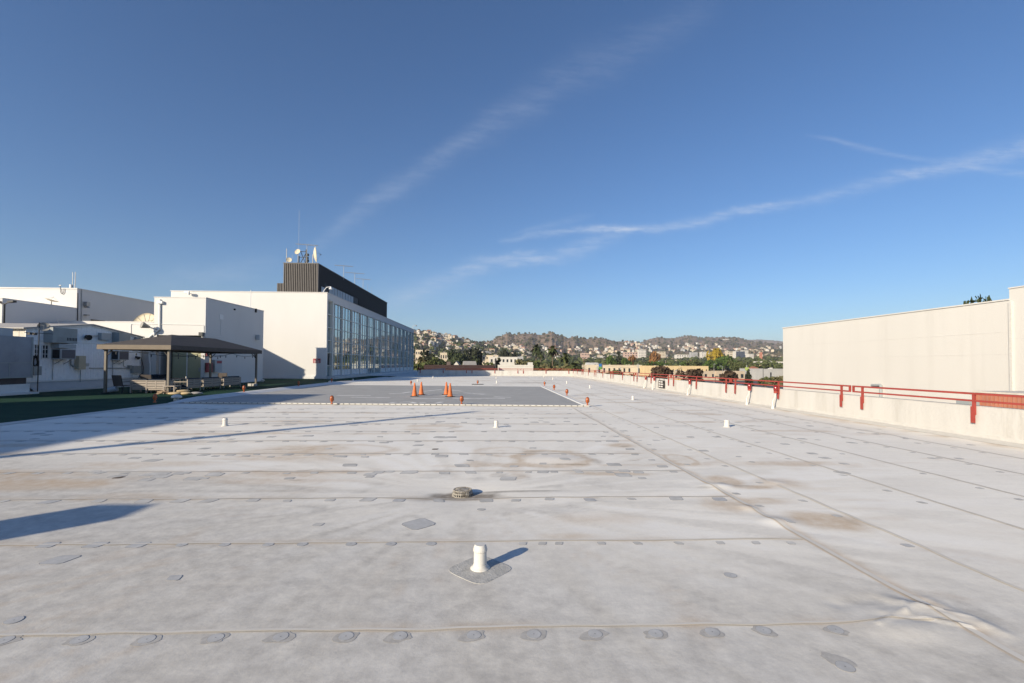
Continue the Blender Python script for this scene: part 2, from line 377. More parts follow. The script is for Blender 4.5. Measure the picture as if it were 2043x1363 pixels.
def ring(cx, cy, rx, ry, k, w=.16, inner=.25, wob=.35):
    r = ell(cx, cy, rx, ry, wob); return k*np.exp(-((r-1)/w)**2)+inner*k*sstep(1.05, .6, r)
def blob(cx, cy, rx, ry, k, wob=.35): return k*sstep(1.1, .3, ell(cx, cy, rx, ry, wob))
brown += ring(1.05, 8.6, .62, .75, .95)+ring(.2, 9.3, .5, .5, .4)+blob(.35, 7.6, .2, .9, .35)+blob(1.9, 7.4, .8, .16, .8)
brown += ring(-2.9, 9.5, .8, .6, .5)+blob(-4.1, 9.6, 1.2, .55, .55)+blob(-6, 8.2, 1.6, .3, .4)+blob(-3.3, 8.6, .8, .5, .3)
brown += blob(2.75, 10.0, .5, .35, .7)+ring(3.45, 8.5, .25, .5, .6)+blob(3.5, 6.95, .3, .35, .9)+blob(3.75, 6.55, .4, .14, 1.)
brown += blob(3.75, 5.15, .5, .42, .95)+blob(2.95, 5.7, .5, .35, .6)+blob(3.5, 5.9, .5, .2, .55)+blob(4.3, 6.8, .4, .35, .5)+blob(1.2, 5.25, .6, .3, .35)+blob(.8, 4.72, .4, .12, .4)
brown += blob(-6.4, 6.8, 1.2, .35, .6)+blob(-4.8, 6.2, .8, .25, .3)+blob(-8, 7.4, 2, .5, .35)
brown += .8*np.exp(-((XX-3.16)/.10)**2)*(.35+.65*sstep(.4, .6, n2))*sstep(45, 10, YY)*(XX > 3.12)
for k in range(0, 11):
    yk = 3.09+1.5*k
    brown += .35*np.exp(-((YY-yk-.02)/(.05+.006*yk))**2)*(XX < 3.2)*sstep(.4, .65, n2)
grey += blob(-.43, 6.22, .55, .22, .95)+blob(.35, 6.40, .75, .07, .7)+blob(-.9, 6.05, .6, .12, .5)+.5*np.exp(-(np.abs(ell(-.43, 6.29, 1.6, 1.0, .5)-1)/.3)**2)*sstep(.45, .6, n2)
grey += blob(5.4, 13.2, .5, .25, .4)+blob(2.85, 3.42, .28, .10, .7)+blob(3.45, 3.18, .10, .26, .8)+blob(3.2, 2.6, .5, .3, .5)+blob(2.95, 3.15, .08, .05, .8)  # grey at the front right lumps paints their shade into the sheet
for cx, cy, rx, ry, k in ((-5.8, 14.5, 1.5, .4, .3), (2.4, 44, 3.5, 1.5, .6), (5.5, 50, 3, 1.2, .5), (-1, 57, 2, 1, .5), (3.5, 62, 4, 1, .45), (9, 26, 1.5, .5, .4), (8, 20, 1.3, .3, .5), (8.6, 35, 1.5, .7, .4), (6, 28, 1.6, .5, .4)):
    grey += blob(cx, cy, rx, ry, k)
brown += blob(6.0, 21.5, 1.2, .25, .9)+blob(4.6, 24, .6, .7, .5)
brown += .55*sstep(XR-1.0, XR-.15, XX)*sstep(.4, .6, n2)
pale += blob(2.1, 4.75, .7, .12, .7)+blob(3.28, 5.55, .16, .12, 1.5)+blob(3.24, 6.62, .2, .1, 1.5)+blob(4.25, 6.85, .16, .14, 1.2)+blob(3.15, 5.0, .2, .14, 1.)
brown = np.clip(brown*1.35, 0, 1); grime = blob(-.43, 6.2, .55, .22, 1.6)+blob(-.43, 6.29, .24, .24, 1.2)+blob(.25, 6.42, .62, .05, .75)+blob(-.95, 6.1, .5, .07, .55)+blob(-.1, 6.13, .5, .05, .4)+blob(1.25, 8.05, .5, .06, .7)+blob(1.85, 8.3, .10, .3, .5)+blob(.8, 9.3, .5, .06, .5)+blob(3.6, 6.62, .22, .05, .6)+blob(3.02, 6.55, .18, .05, .6)+blob(4.05, 5.25, .06, .35, .25)
grime += blob(3.4, 44.5, 2.2, .5, .7)+blob(1.2, 41, .6, .3, .6)+blob(2.3, 47.5, 1.4, .4, .4)+blob(8.2, 34.6, .9, .25, .6)+blob(-4.3, 9.55, .5, .06, .35)+blob(-1.6, 9.4, .1, .35, .35)+blob(2.8, 9.9, .12, .05, .7)
grime += .6*sstep(.66, .78, fbm2(XX, YY*3, 1.7, 91))*sstep(.55, .7, n1)*sstep(5, 8, YY)
grime += .45*sstep(XR-.5, XR-.1, XX)*sstep(.5, .7, n2)
ang = np.arctan2(YY-6.29, XX+.43); rr_ = np.hypot(XX+.43, YY-6.29)
fan = fbm2(ang*9+40, rr_*.35+3, 1.3, 61, 5); fan2 = fbm2(ang*22+40, rr_*.5+3, 1.3, 65, 4)
fade = sstep(.5, 1.4, rr_)*sstep(9, 3.5, rr_)
pale += 1.1*sstep(.52, .68, fan)*fade+.5*sstep(.55, .7, fan2)*fade; grey += .35*sstep(.5, .34, fan)*fade*sstep(14, 5, YY); brown += .35*sstep(.55, .68, fan2)*fade*sstep(.5, .62, n1)
for cx_, cy_, an_, ln_ in ((-5.2, 4.1, .55, 1.5), (-3.1, 5.3, .3, 1.8), (1.7, 3.7, .2, 1.), (3.9, 4.4, -.5, 1.3), (-1.6, 3.9, 1.0, .9), (5.6, 7.4, -.1, 1.8), (-6.5, 7.2, .2, 1.5), (2.2, 2.5, .6, .7), (.6, 7.0, .05, 1.2)):
    a_ = (cx_-math.cos(an_)*ln_/2, cy_-math.sin(an_)*ln_/2); b_ = (cx_+math.cos(an_)*ln_/2, cy_+math.sin(an_)*ln_/2)
    pale += .9*np.exp(-(seg_d(XX, YY, a_, b_)/(.09+.07*n2))**2)*sstep(.35, .6, n2)
grime = np.clip(grime, 0, 1); pale = np.clip(pale, 0, 1); brown = np.clip(brown, 0, 1); grey = np.clip(grey, 0, 1); pale = np.clip(pale, 0, 1)
ny, nx = XX.shape
def gridmesh(name, X, Y, Z, mats, attrs=None, smooth=True, kind=None):
    ny, nx = X.shape; me = bpy.data.meshes.new(name); nv = nx*ny
    me.vertices.add(nv); me.vertices.foreach_set('co', np.stack([X, Y, Z], -1).ravel())
    i = np.arange(nv).reshape(ny, nx); q = np.stack([i[:-1, :-1], i[:-1, 1:], i[1:, 1:], i[1:, :-1]], -1).reshape(-1, 4)
    me.loops.add(q.size); me.loops.foreach_set('vertex_index', q.ravel()); me.polygons.add(len(q))
    me.polygons.foreach_set('loop_start', np.arange(0, q.size, 4)); me.polygons.foreach_set('loop_total', np.full(len(q), 4))
    for mm in mats: me.materials.append(mm)
    me.update(calc_edges=True)
    if smooth: me.polygons.foreach_set('use_smooth', [True]*len(q))
    for k, a in (attrs or {}).items():
        at_ = me.attributes.new(k, 'FLOAT', 'POINT'); at_.data.foreach_set('value', np.asarray(a, float).ravel())
    o = bpy.data.objects.new(name, me); sc.collection.objects.link(o)
    if kind: o['kind'] = kind
    return o
def roofmat(pad=False):
    mt = bpy.data.materials.new('roof_membrane' if not pad else 'pad_membrane'); mt.use_nodes = True; nt = mt.node_tree; b = nt.nodes['Principled BSDF']
    b.inputs['Roughness'].default_value = .75; b.inputs['Specular IOR Level'].default_value = .12
    t = nt.nodes.new('ShaderNodeTexCoord')
    def nz(scale, detail, ro=.65, s=(1, 1, 1), rot=0):
        mp = nt.nodes.new('ShaderNodeMapping'); mp.inputs['Scale'].default_value = s; mp.inputs['Rotation'].default_value = (0, 0, rot)
        nt.links.new(t.outputs['Object'], mp.inputs[0])
        n = nt.nodes.new('ShaderNodeTexNoise'); n.inputs['Scale'].default_value = scale; n.inputs['Detail'].default_value = detail; n.inputs['Roughness'].default_value = ro
        nt.links.new(mp.outputs[0], n.inputs['Vector']); return n.outputs[0]
    def ramp(x, a, b_, ca, cb):
        r = nt.nodes.new('ShaderNodeValToRGB'); r.color_ramp.elements[0].position = a; r.color_ramp.elements[1].position = b_
        r.color_ramp.elements[0].color = (*ca, 1); r.color_ramp.elements[1].color = (*cb, 1); nt.links.new(x, r.inputs[0]); return r.outputs[0]
    def mx(fac, a, bcol):
        q = nt.nodes.new('ShaderNodeMix'); q.data_type = 'RGBA'; nt.links.new(fac, q.inputs[0]); nt.links.new(a, q.inputs[6])
        if isinstance(bcol, tuple): q.inputs[7].default_value = (*bcol, 1)
        else: nt.links.new(bcol, q.inputs[7])
        return q.outputs[2]
    def mm(op, a, b_, clamp=True):
        q = nt.nodes.new('ShaderNodeMath'); q.operation = op; q.use_clamp = clamp
        for i, vv in enumerate((a, b_)):
            if isinstance(vv, (int, float)): q.inputs[i].default_value = vv
            else: nt.links.new(vv, q.inputs[i])
        return q.outputs[0]
    if pad:
        c = ramp(nz(.8, 8), .3, .7, (.345, .34, .33), (.42, .415, .40))
        scr = ramp(nz(3.5, 9, .75, (.35, 1.2, 1), .3), .60, .74, (0, 0, 0), (1, 1, 1)); c = mx(mm('MULTIPLY', scr, .35), c, (.13, .125, .12))
    else:
        c = ramp(nz(.5, 7), .3, .7, (.77, .735, .67), (.87, .835, .765))
        fine = nz(16, 8, .75); c = mx(mm('MULTIPLY', ramp(fine, .45, .75, (0, 0, 0), (1, 1, 1)), .34), c, (.60, .585, .56))
        brush = nz(4, 9, .75, (.22, 1.6, 1), -.75); c = mx(mm('MULTIPLY', ramp(brush, .5, .75, (0, 0, 0), (1, 1, 1)), .42), c, (.90, .875, .825))
        brush2 = nz(5, 9, .75, (.25, 1.4, 1), .25); c = mx(mm('MULTIPLY', ramp(brush2, .52, .75, (0, 0, 0), (1, 1, 1)), .42), c, (.60, .565, .51))
        at_ = []
        for nm in ('brown', 'grey', 'pale', 'grime'):
            a = nt.nodes.new('ShaderNodeAttribute'); a.attribute_name = nm; at_.append(a.outputs['Fac'])
        md = ramp(nz(6, 8, .7), .25, .7, (.35, .35, .35), (1, 1, 1))
        c = mx(mm('MULTIPLY', mm('MULTIPLY', at_[2], .75), md), c, (.86, .845, .81))
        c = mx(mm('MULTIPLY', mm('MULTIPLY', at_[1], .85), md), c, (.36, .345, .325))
        c = mx(mm('MULTIPLY', mm('MULTIPLY', at_[0], .88), md), c, (.52, .395, .27))
        c = mx(mm('MULTIPLY', mm('MULTIPLY', at_[3], .95), md), c, (.17, .14, .11))
        spk = ramp(nz(55, 2, .5), .74, .78, (0, 0, 0), (1, 1, 1)); c = mx(mm('MULTIPLY', spk, .35), c, (.25, .23, .2))
    nt.links.new(c, b.inputs['Base Color'])
    h = mm('ADD', mm('MULTIPLY', nz(28, 6, .7), .6, False), mm('MULTIPLY', nz(2.2, 5, .5, (.6, 1.4, 1), .4), 1.2, False), False)
    bp = nt.nodes.new('ShaderNodeBump'); bp.inputs['Strength'].default_value = .4; bp.inputs['Distance'].default_value = .008
    nt.links.new(h, bp.inputs['Height']); nt.links.new(bp.outputs[0], b.inputs['Normal'])
    return mt
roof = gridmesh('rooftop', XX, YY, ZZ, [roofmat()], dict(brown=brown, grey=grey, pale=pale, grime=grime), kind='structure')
def rz(x, y, e=0): return float(roofz(x, y))+e
# seams
def strip(mb, pts, wd, e):
    P = []; F = []
    for i, (x, y) in enumerate(pts):
        a = np.array(pts[max(i-1, 0)]); b_ = np.array(pts[min(i+1, len(pts)-1)]); d = b_-a; d = d/np.linalg.norm(d); n = np.array([-d[1], d[0]])*wd/2
        for q in (-1, 1): p = np.array([x, y])+n*q; P.append((p[0], p[1], rz(p[0], p[1], e)))
        if i: F.append((2*i-2, 2*i, 2*i+1, 2*i-1))
    mb.add(P, F)
def wobx(y, s): return .02*mn.noise(Vector((y*.9, s, 0)))+.012*mn.noise(Vector((y*3.1, s, 5)))
sm = MB(); sp = MB()
for k in range(0, 22):
    yk = 3.09+1.5*k
    if 17.8 < yk < 40: continue
    x = -13.6; pts = []
    while x < 3.15: pts.append((x, yk+wobx(x, k)+(.045*math.exp(-((x-2.75)/.25)**2) if k == 0 else 0))); x += .06 if abs(x) < 5 and k < 4 else .25
    strip(sm, pts, .006+.0007*yk, .003); strip(sp, [(a, b_+.022) for a, b_ in pts], .018+.001*yk, .0038)
for j, xk in enumerate((3.15, 4.14, 5.7, 7.15, 8.65, 10.1)):
    y = 1.5; pts = []
    while y < (18.6 if j == 0 else 60): pts.append((xk+wobx(y, 40+j)*1.5, y)); y += .04 if y < 6 else .3
    strip(sm, pts, (.016 if j == 0 else .008), .003); strip(sp, [(a+.03, b_) for a, b_ in pts], .05 if j == 0 else .035, .0045)
for j, yk in enumerate((42, 46, 50, 55, 61)):
    pts = [(x, yk+wobx(x, 60+j)) for x in np.arange(-13.5, 11.5, .5)]; strip(sm, pts, .07, .003)
sm.build('seam_lines', 'seam', roof); sp.build('seam_welds', 'seam_pale', roof)
# fastener plates under the membrane
plates = []   # (x, y, r, kind)
nearx = [8, 158, 293, 430, 560, 690, 798, 945, 1065, 1187, 1308, 1421, 1523, 1667]
neary = [1278, 1277, 1276, 1273, 1271, 1270, 1269, 1268, 1266, 1265, 1265, 1263, 1259, 1256]
for a, b_ in zip(nearx, neary): p = G(a, b_); plates.append((p[0], p[1], .048, 'round'))
for a, b_ in ((28, 1238), (1686, 1330), (1457, 1149), (960, 1016), (1500, 922), (348, 1153), (635, 1047)): p = G(a, b_); plates.append((p[0], p[1], .05, 'round' if a not in (348, 635) else 'sq'))
for a in (95, 190, 275, 362, 448, 535, 603, 700, 780, 860, 1043, 1082, 1115, 1200, 1272, 1354, 1437, 1508, 1578):
    p = G(a, 1088+(a/2043*-6)); plates.append((p[0], p[1], .05 if a > 300 and a < 1000 else (.075 if a < 300 else .038), 'round' if 340 < a < 1000 else 'sq'))
for a, b_ in ((120, 1117), (835, 1046)): p = G(a, b_); plates.append((p[0], p[1], .10 if a < 800 else .15, 'sq'))
for k in range(2, 11):
    yk = 3.09+1.5*k-.09; x = -12.5+random.random()*.3; big = k in (3, 4)
    while x < 3.05:
        plates.append((x+random.uniform(-.04, .04), yk+random.uniform(-.03, .03), random.choice([.05, .06, .07, .085]) if k < 5 else .07, 'sq')); x += random.choice([.42, .45, .5, .6])*(1 if k < 6 else 1.3)
for _ in range(70):
    x = random.uniform(-7, 3); y = random.choice([7.5, 8.05, 8.5, 7.2, 8.8, 11.2, 14, 9.6])+random.uniform(-.12, .12)
    plates.append((x, y, random.choice([.06, .09, .12, .07]), 'dark' if random.random() < .05 else 'sq'))
for xk in (3.35, 4.0, 5.55, 7.0, 8.5, 9.95):
    y = 4.4+random.random()
    while y < 40:
        if random.random() < .85: plates.append((xk+random.uniform(-.06, .06), y, .045, 'sq'))
        y += random.choice([.55, .6, .75, .9])
for _ in range(35): plates.append((random.uniform(3.4, 11), random.uniform(6.3, 14), random.choice([.05, .07, .09]), 'sq'))
for _ in range(35): plates.append((random.uniform(-12, 3), random.uniform(10, 18.5), random.choice([.07, .1, .13]), 'sq'))
plates.sort(key=lambda q: -(q[2]/max(q[1], 1)))
def plate_geo(mb, x, y, r, kd):
    n = 20; a0 = random.random(); kr = math.sin(x*3+1)*.5 if y > 5.5 or y < 4.95 or kd == 'round' else .75
    def loop(s, e):
        out = []
        for i in range(n):
            t = 2*math.pi*i/n
            if kd == 'round': rr = r*s*(1+.03*math.sin(3*t+a0*6)); dx, dy = rr*math.cos(t), rr*math.sin(t)
            else:
                c, s_ = math.cos(t), math.sin(t); q = (abs(c)**9+abs(s_)**9)**(-1/9.); rr = r*s*q; dx, dy = rr*c*1.0, rr*s_*.95
                dx, dy = (dx*math.cos(kr)-dy*math.sin(kr), dx*math.sin(kr)+dy*math.cos(kr)) if r > .14 else (dx+dy*.25*math.sin(x*3), dy)
            out.append((x+dx, y+dy, rz(x+dx, y+dy, e)))
        return out
    A = loop(1.0, .0005); B = loop(1.0, .0032); C = loop(.965, .0035)
    mb.m(1).add(A+B, [(i, (i+1) % n, n+(i+1) % n, n+i) for i in range(n)])
    mb.add(B+C, [(i, (i+1) % n, n+(i+1) % n, n+i) for i in range(n)])
    mb.m(0).add(C, [tuple(range(n))])
    if kd == 'round':
        mb.m(1).add([(x+.005*math.cos(t), y+.005*math.sin(t), rz(x, y, .0040)) for t in np.linspace(0, 6.28, 7)[:-1]], [tuple(range(6))])
rest = MB(); restd = MB()
for i, (x, y, r, kd) in enumerate(plates):
    if not (XT+.2 < x < XR-.3): continue
    if i < 90:
        mb = MB(); plate_geo(mb, x, y, r, kd); mb.build('fastener_plate', ['plate' if y < 6 else 'plate_far', 'plate_edge'], roof)
    else: plate_geo(restd if kd == 'dark' else rest, x, y, r, kd)
o = rest.build('fastener_plates', ['plate_far', 'plate_edge'], roof); o['kind'] = 'stuff'
restd.build('dark_patches', ['plate_dark', 'plate_dark'], roof)
# grime halos round the nearest plates, lying on the sheet
hl = MB()
for a, b_ in list(zip(nearx, neary))+[(1670, 1315)]:
    p = G(a-1, b_+1); n = 22; s0 = random.random()*9
    el = 1.25+.5*random.random(); an = .7 if a < 1500 else 2.2
    P = []
    for i in range(n):
        t = 2*math.pi*i/n; r = .066*(1+.38*mn.noise(Vector((math.cos(t)*1.5+s0, math.sin(t)*1.5, s0))))
        dx, dy = r*el*math.cos(t), r*.9*math.sin(t); q = p[0]+dx*math.cos(an)-dy*math.sin(an)*.9; w_ = p[1]-.004+dx*math.sin(an)*.6+dy*math.cos(an)
        P.append((q, w_, rz(q, w_, .0018)))
    hl.add(P, [tuple(range(n))])
M['halo'] = mat('grime', (.40, .385, .365), .9, .16, 20, dirt=((.50, .485, .46), 16, .45, .70))
hl.build('grime_patches', 'halo', roof)

# helipad: grey membrane with worn white marks, white fastened edging
HP = [G(398, 805), G(1175, 812), G(1085, 773), G(700, 769)]
fl, fr, br_, bl = [np.array(p[:2]) for p in HP]; bl[0] = -13.2; fl[0] = -13.2
bl[1] = br_[1]+1.6
nxp, nyp = 90, 90
s_, t_ = np.meshgrid(np.linspace(0, 1, nxp), np.linspace(0, 1, nyp))
PXm = (fl[0]*(1-s_)+fr[0]*s_)*(1-t_)+(bl[0]*(1-s_)+br_[0]*s_)*t_
PYm = (fl[1]*(1-s_)+fr[1]*s_)*(1-t_)+(bl[1]*(1-s_)+br_[1]*s_)*t_
pad = gridmesh('helipad', PXm, PYm, np.full(PXm.shape, .05), [roofmat(True)], kind='structure')
sk = MB(); e1, e2 = fl, fr
sk.add([(e1[0], e1[1], -.02), (e2[0], e2[1], -.02), (e2[0], e2[1], .0495), (e1[0], e1[1], .0495)], [(0, 1, 2, 3)])
sk.add([(e2[0], e2[1], -.02), (br_[0], br_[1], -.02), (br_[0], br_[1], .0495), (e2[0], e2[1], .0495)], [(0, 1, 2, 3)])
sk.build('pad_side', 'curb', pad)
ed = MB(); d = (fr-fl)/np.linalg.norm(fr-fl); n_ = np.array([d[1], -d[0]])
ed.obox((*((fl+fr)/2+n_*.04), .045), (*(d*np.linalg.norm(fr-fl)), 0), (*(n_*.14), 0), (0, 0, .05))
ed.build('edging', 'edging', pad)
dt = MB()
for i in range(1, 70): p = fl+(fr-fl)*i/70+n_*.115; dt.obox((*p, .05), (.03, 0, 0), (0, .02, 0), (0, 0, .03))
dt.build('fasteners', 'cable', pad)
M['padmark'] = mat('worn_white_paint', (.66, .655, .64), .9, .12, 2.0, dirt=((.40, .405, .41), 2.6, .5, .68))
mk = MB()
def mark(pts, wd):
    pts = [G(*p, .05)[:2] for p in pts]
    for a, b_ in zip(pts[:-1], pts[1:]):
        n = max(3, int(np.linalg.norm(b_-a)/.25)); dd = (b_-a)/np.linalg.norm(b_-a); nn = np.array([-dd[1], dd[0]]); P = []; F = []
        for i in range(n+1):
            c = a+(b_-a)*i/n; w0 = wd*(1+.5*mn.noise(Vector((c[0]*1.7, c[1]*1.7, 3)))); P += [(*(c+nn*w0), .0545), (*(c-nn*w0), .0545)]
            if i: F.append((2*i-2, 2*i, 2*i+1, 2*i-1))
        mk.add(P, F)
mark([(672, 789), (740, 789.5)], .16); mark([(700, 793), (778, 794)], .16); mark([(820, 795), (888, 796)], .16); mark([(903, 795), (960, 796)], .16); mark([(960, 795), (1008, 795)], .16)
mark([(776, 786), (800, 785)], .16); mark([(800, 785), (820, 782)], .14); mark([(845, 781), (885, 777)], .14); mark([(885, 777), (925, 781)], .14); mark([(925, 784), (968, 787)], .16); mark([(985, 792), (1020, 793)], .2); mark([(1025, 776.5), (1040, 777)], .12)
mark([(778, 804), (790, 802.5)], .12); mark([(797, 803), (818, 802)], .12); mark([(820, 802.5), (832, 805)], .12); mark([(832, 805), (850, 803)], .1); mark([(868, 805), (882, 802)], .12); mark([(840, 787), (860, 788)], .14); mark([(880, 790), (900, 788)], .14)
mk.build('worn_markings', 'padmark', pad)
# raised strip along the right side of the helipad
rs = MB(); rs.add([(br_[0]-.25, br_[1]-.1, .052), (br_[0]+.02, br_[1]-.1, .052), (fr[0]+.02, fr[1]+.2, .052), (fr[0]-.25, fr[1]+.2, .052), (br_[0]-.2, br_[1]-.1, .09), (br_[0]-.06, br_[1]-.1, .09), (fr[0]-.06, fr[1]+.2, .09), (fr[0]-.2, fr[1]+.2, .09)],
       [(0, 3, 7, 4), (4, 7, 6, 5), (5, 6, 2, 1), (0, 4, 5, 1), (2, 6, 7, 3)]); rs.build('side_curb', 'curb', pad)
# curb between helipad and turf
cb = MB(); yy = list(np.arange(20.2, 60, 1.0))
def cz(y): return .16*sstep(19.8, 22, y)*(1-.5*sstep(41, 46, y))
P = []; F = []
for i, y in enumerate(yy):
    h = float(cz(y)); wv = .02*mn.noise(Vector((y*.8, 0, 0)))
    P += [(XT-.3+wv, y, -.01), (XT-.2+wv, y, h), (XT+.12+wv, y, h*.97), (XT+.55+wv, y, .052 if y < 38 else .004)]
    if i:
        k = 4*i
        for j in range(3): F.append((k-4+j, k+j, k+j+1, k-3+j))
cb.add(P, F).build('curb_strip', 'curb')['kind'] = 'structure'
# turf
tf = MB(); tf.add([(-60, -30, .012), (XT+.02, -30, .012), (XT-.02, 20, .012), (XT-.15, 66, .012), (-60, 66, .012)], [(0, 1, 2, 3, 4)])
o = tf.build('artificial_turf', 'turf'); o['kind'] = 'structure'
lp = MB(); pts = [(XT+.05*mn.noise(Vector((y*.5, 9, 0))), y) for y in np.arange(-5, 20.6, .5)]
P = []; F = []
for i, (x, y) in enumerate(pts):
    P += [(x-.02, y, .0125), (x, y, .03), (x+.10, y, .03), (x+.35, y, .006)]
    if i:
        k = 4*i
        for j in range(3): F.append((k-4+j, k+j, k+j+1, k-3+j))
lp.add(P, F).build('roof_edge_strip', 'seam_pale')['kind'] = 'structure'

# ------------------------------------------------------------------ parapets
def parapet(name, label, x0, x1, y0, y1, nsub, axis):
    root = empty(name, ((x0+x1)/2, (y0+y1)/2, 0), label, 'wall')
    w_ = MB(); w_.box(x0, x1, y0, y1, -13, .80); w_.build('concrete_wall', 'concrete', root)
    c = MB()
    if axis == 'y': c.box(x0+.012, x1-.012, y0, y1, .801, .815)
    else: c.box(x0, x1, y0+.012, y1-.012, .801, .815)
    c.build('cap', 'conc_cap', root)
    ft = MB()     # the sheet turned up at the wall's foot
    if axis == 'y':
        ft.add([(x0-.22, y0, .003), (x0-.02, y0, .07), (x0-.02, y1, .07), (x0-.22, y1, .003), (x0+.003, y0, .16), (x0+.003, y1, .16)], [(0, 1, 2, 3), (1, 4, 5, 2)])
    else:
        ft.add([(x0, y0-.22, .003), (x1, y0-.22, .003), (x1, y0-.02, .07), (x0, y0-.02, .07), (x0, y0+.003, .16), (x1, y0+.003, .16)], [(0, 1, 2, 3), (3, 2, 5, 4)])
    ft.build('foot_flashing', 'edging', root)
    return root
parapet('parapet_wall', 'long streaked concrete parapet carrying the red rails, right side of the roof', XR, XR+.22, -30, YF+.22, 0, 'y')
parapet('parapet_wall', 'pale concrete parapet closing the far end of the roof', -11.4, XR-.003, YF, YF+.2, 0, 'x')
parapet('parapet_wall', 'short parapet return running back towards the far end of the glass building', -11.4, -11.2, YF+.203, 104, 0, 'y')
a = MB(); a.box(-18.3, -11.4, 65.9, 104, -.3, .004); a.build('roof_strip', 'curb')['kind'] = 'structure'
# ------------------------------------------------------------------ red rails
def make_rail():
    root = empty('guard_rail', (0, 0, 0), 'red steel two bar guard rail', 'railing', 'red guard rails along the parapet')
    t = .05; Ls = 7.62
    a = MB(); a.box(-.03, .03, 0, Ls, 1.085, 1.135); a.build('top_rail', 'red', root, bevel=.006)
    a = MB(); a.box(-.025, .025, 0, Ls, .915, .96); a.build('lower_rail', 'red', root, bevel=.006)
    for y in (0, Ls-.05):
        a = MB(); a.box(-.026, .026, y, y+.05, .9605, 1.0845); a.build('end_bar', 'red', root)
    for y in (.36, 3.8, 7.2):
        a = MB(); a.box(-.023, .023, y, y+.06, .60, .9145); a.box(-.022, .022, y, y+.06, .9605, 1.0845); p = a.build('post', 'red', root)
        b_ = MB(); b_.box(-.031, -.0235, y-.02, y+.09, .40, .80); 
        for zz in (.47, .7): b_.cyl((-.04, y+.035, zz), (-.031, y+.035, zz), .014, n=8)
        b_.build('bracket', 'red', p)
    return root
# rails stand on the inner face: x = XR-.03
rail0 = make_rail(); names = ['nearest the camera', 'second from the camera', 'third from the camera', 'fourth from the camera, beside the black board',
  'fifth from the camera', 'sixth from the camera', 'seventh from the camera', 'farthest, by the far parapet corner']
for i in range(8):
    r = rail0 if i == 0 else copy_tree(rail0)
    at(r, (XR-.035, 14.68-7.72+7.72*i, 0), 0, 'red two bar rail on the right parapet, '+names[i])
for i in range(3):
    r = copy_tree(rail0); at(r, (XR-.2-7.66*i, YF-.035, 0), rad(90), 'red two bar rail on the far parapet, '+['right','middle','left'][i]+' one')
# ------------------------------------------------------------------ pipe vents, mushroom vents, drain
def make_pipe(h=.205, r=.05, cap=True):
    root = empty('roof_vent_pipe', (0, 0, 0), 'white vent pipe', 'pipe', 'white vent pipes on the roof')
    a = MB()
    prof = [(r*1.75, .002), (r*1.6, .012), (r*1.28, .02), (r*1.2, .035)]+[(r*1.16, .04)]
    a.lathe(prof, 24); a.build('flange', 'pipe', root, smooth=True)
    a = MB(); a.lathe([(r*1.12, .035), (r*1.10, h*.70), (r*.98, h*.72)], 24); a.build('pipe_body', 'pipe', root, smooth=False)
    if cap:
        a = MB(); a.lathe([(r*1.04, h*.705), (r*1.22, h*.74), (r*1.22, h*.82), (r*1.0, h*.97), (r*.9, h)], 24); a.build('pipe_cap', 'pipe', root)
    return root
p0 = make_pipe(); vp = [((958, 1134), 'white vent pipe with collar on the rounded grey patch, nearest the camera', 1, 1),
 ((990, 853), 'short white vent pipe in the middle, behind the drain and before the helipad', .93, 1), ((449, 850), 'white vent pipe in the left roof, near the big shadow', 1.05, 1.1),
 ((1450, 852), 'stout white vent pipe on the right part of the roof', 1.0, 1.2), ((1262.6, 798), 'white vent pipe right of the helipad corner', 1., 1), ((1177, 775), 'white vent pipe right of the helipad, beside a dark stain', 1.15, 1),
 ((1131, 765.6), 'white vent pipe beyond the right helipad lamps', 1.2, 1), ((1103, 757.5), 'white vent pipe far off, second from the far parapet on the right', 1.2, 1), ((1085, 753), 'white vent pipe close to the far parapet, right', 1.2, 1),
 ((991, 765), 'white vent pipe behind the helipad, centre line', 1.2, 1), ((990, 756), 'white vent pipe far off on the centre line', 1.2, 1), ((833, 762), 'white vent pipe behind the left traffic cones', 1.2, 1),
 ((864, 755), 'white vent pipe far off behind the cones, in the sun', 1.2, 1), ((887, 751), 'white vent pipe near the far parapet, left half', 1.2, 1), ((704.5, 761), 'white pipe stub on the curb beside the turf', 1.2, 1)]
for i, ((a, b_), lb, sz, sr) in enumerate(vp):
    p = G(a, b_); r = p0 if i == 0 else copy_tree(p0)
    at(r, (p[0], p[1], rz(p[0], p[1])), 0, lb, 'white vent pipes on the roof', (sr, sr, sz))
p = G(958, 1136); a = MB(); n = 48; P = []
for i in range(n):
    t = 2*math.pi*i/n; c, s = math.cos(t), math.sin(t); q = .215*(abs(c)**5+abs(s)**5)**-.2; an = rad(47)
    dx, dy = q*c, q*s; x, y = p[0]+dx*math.cos(an)-dy*math.sin(an), p[1]+dx*math.sin(an)+dy*math.cos(an); P.append((x, y, rz(x, y, .0035)))
P2 = [(x, y, z-.005) for x, y, z in P]
a.add(P+P2, [tuple(range(n))]+[(i, n+i, n+(i+1) % n, (i+1) % n) for i in range(n)]); a.build('pipe_patch', 'patch', roof)
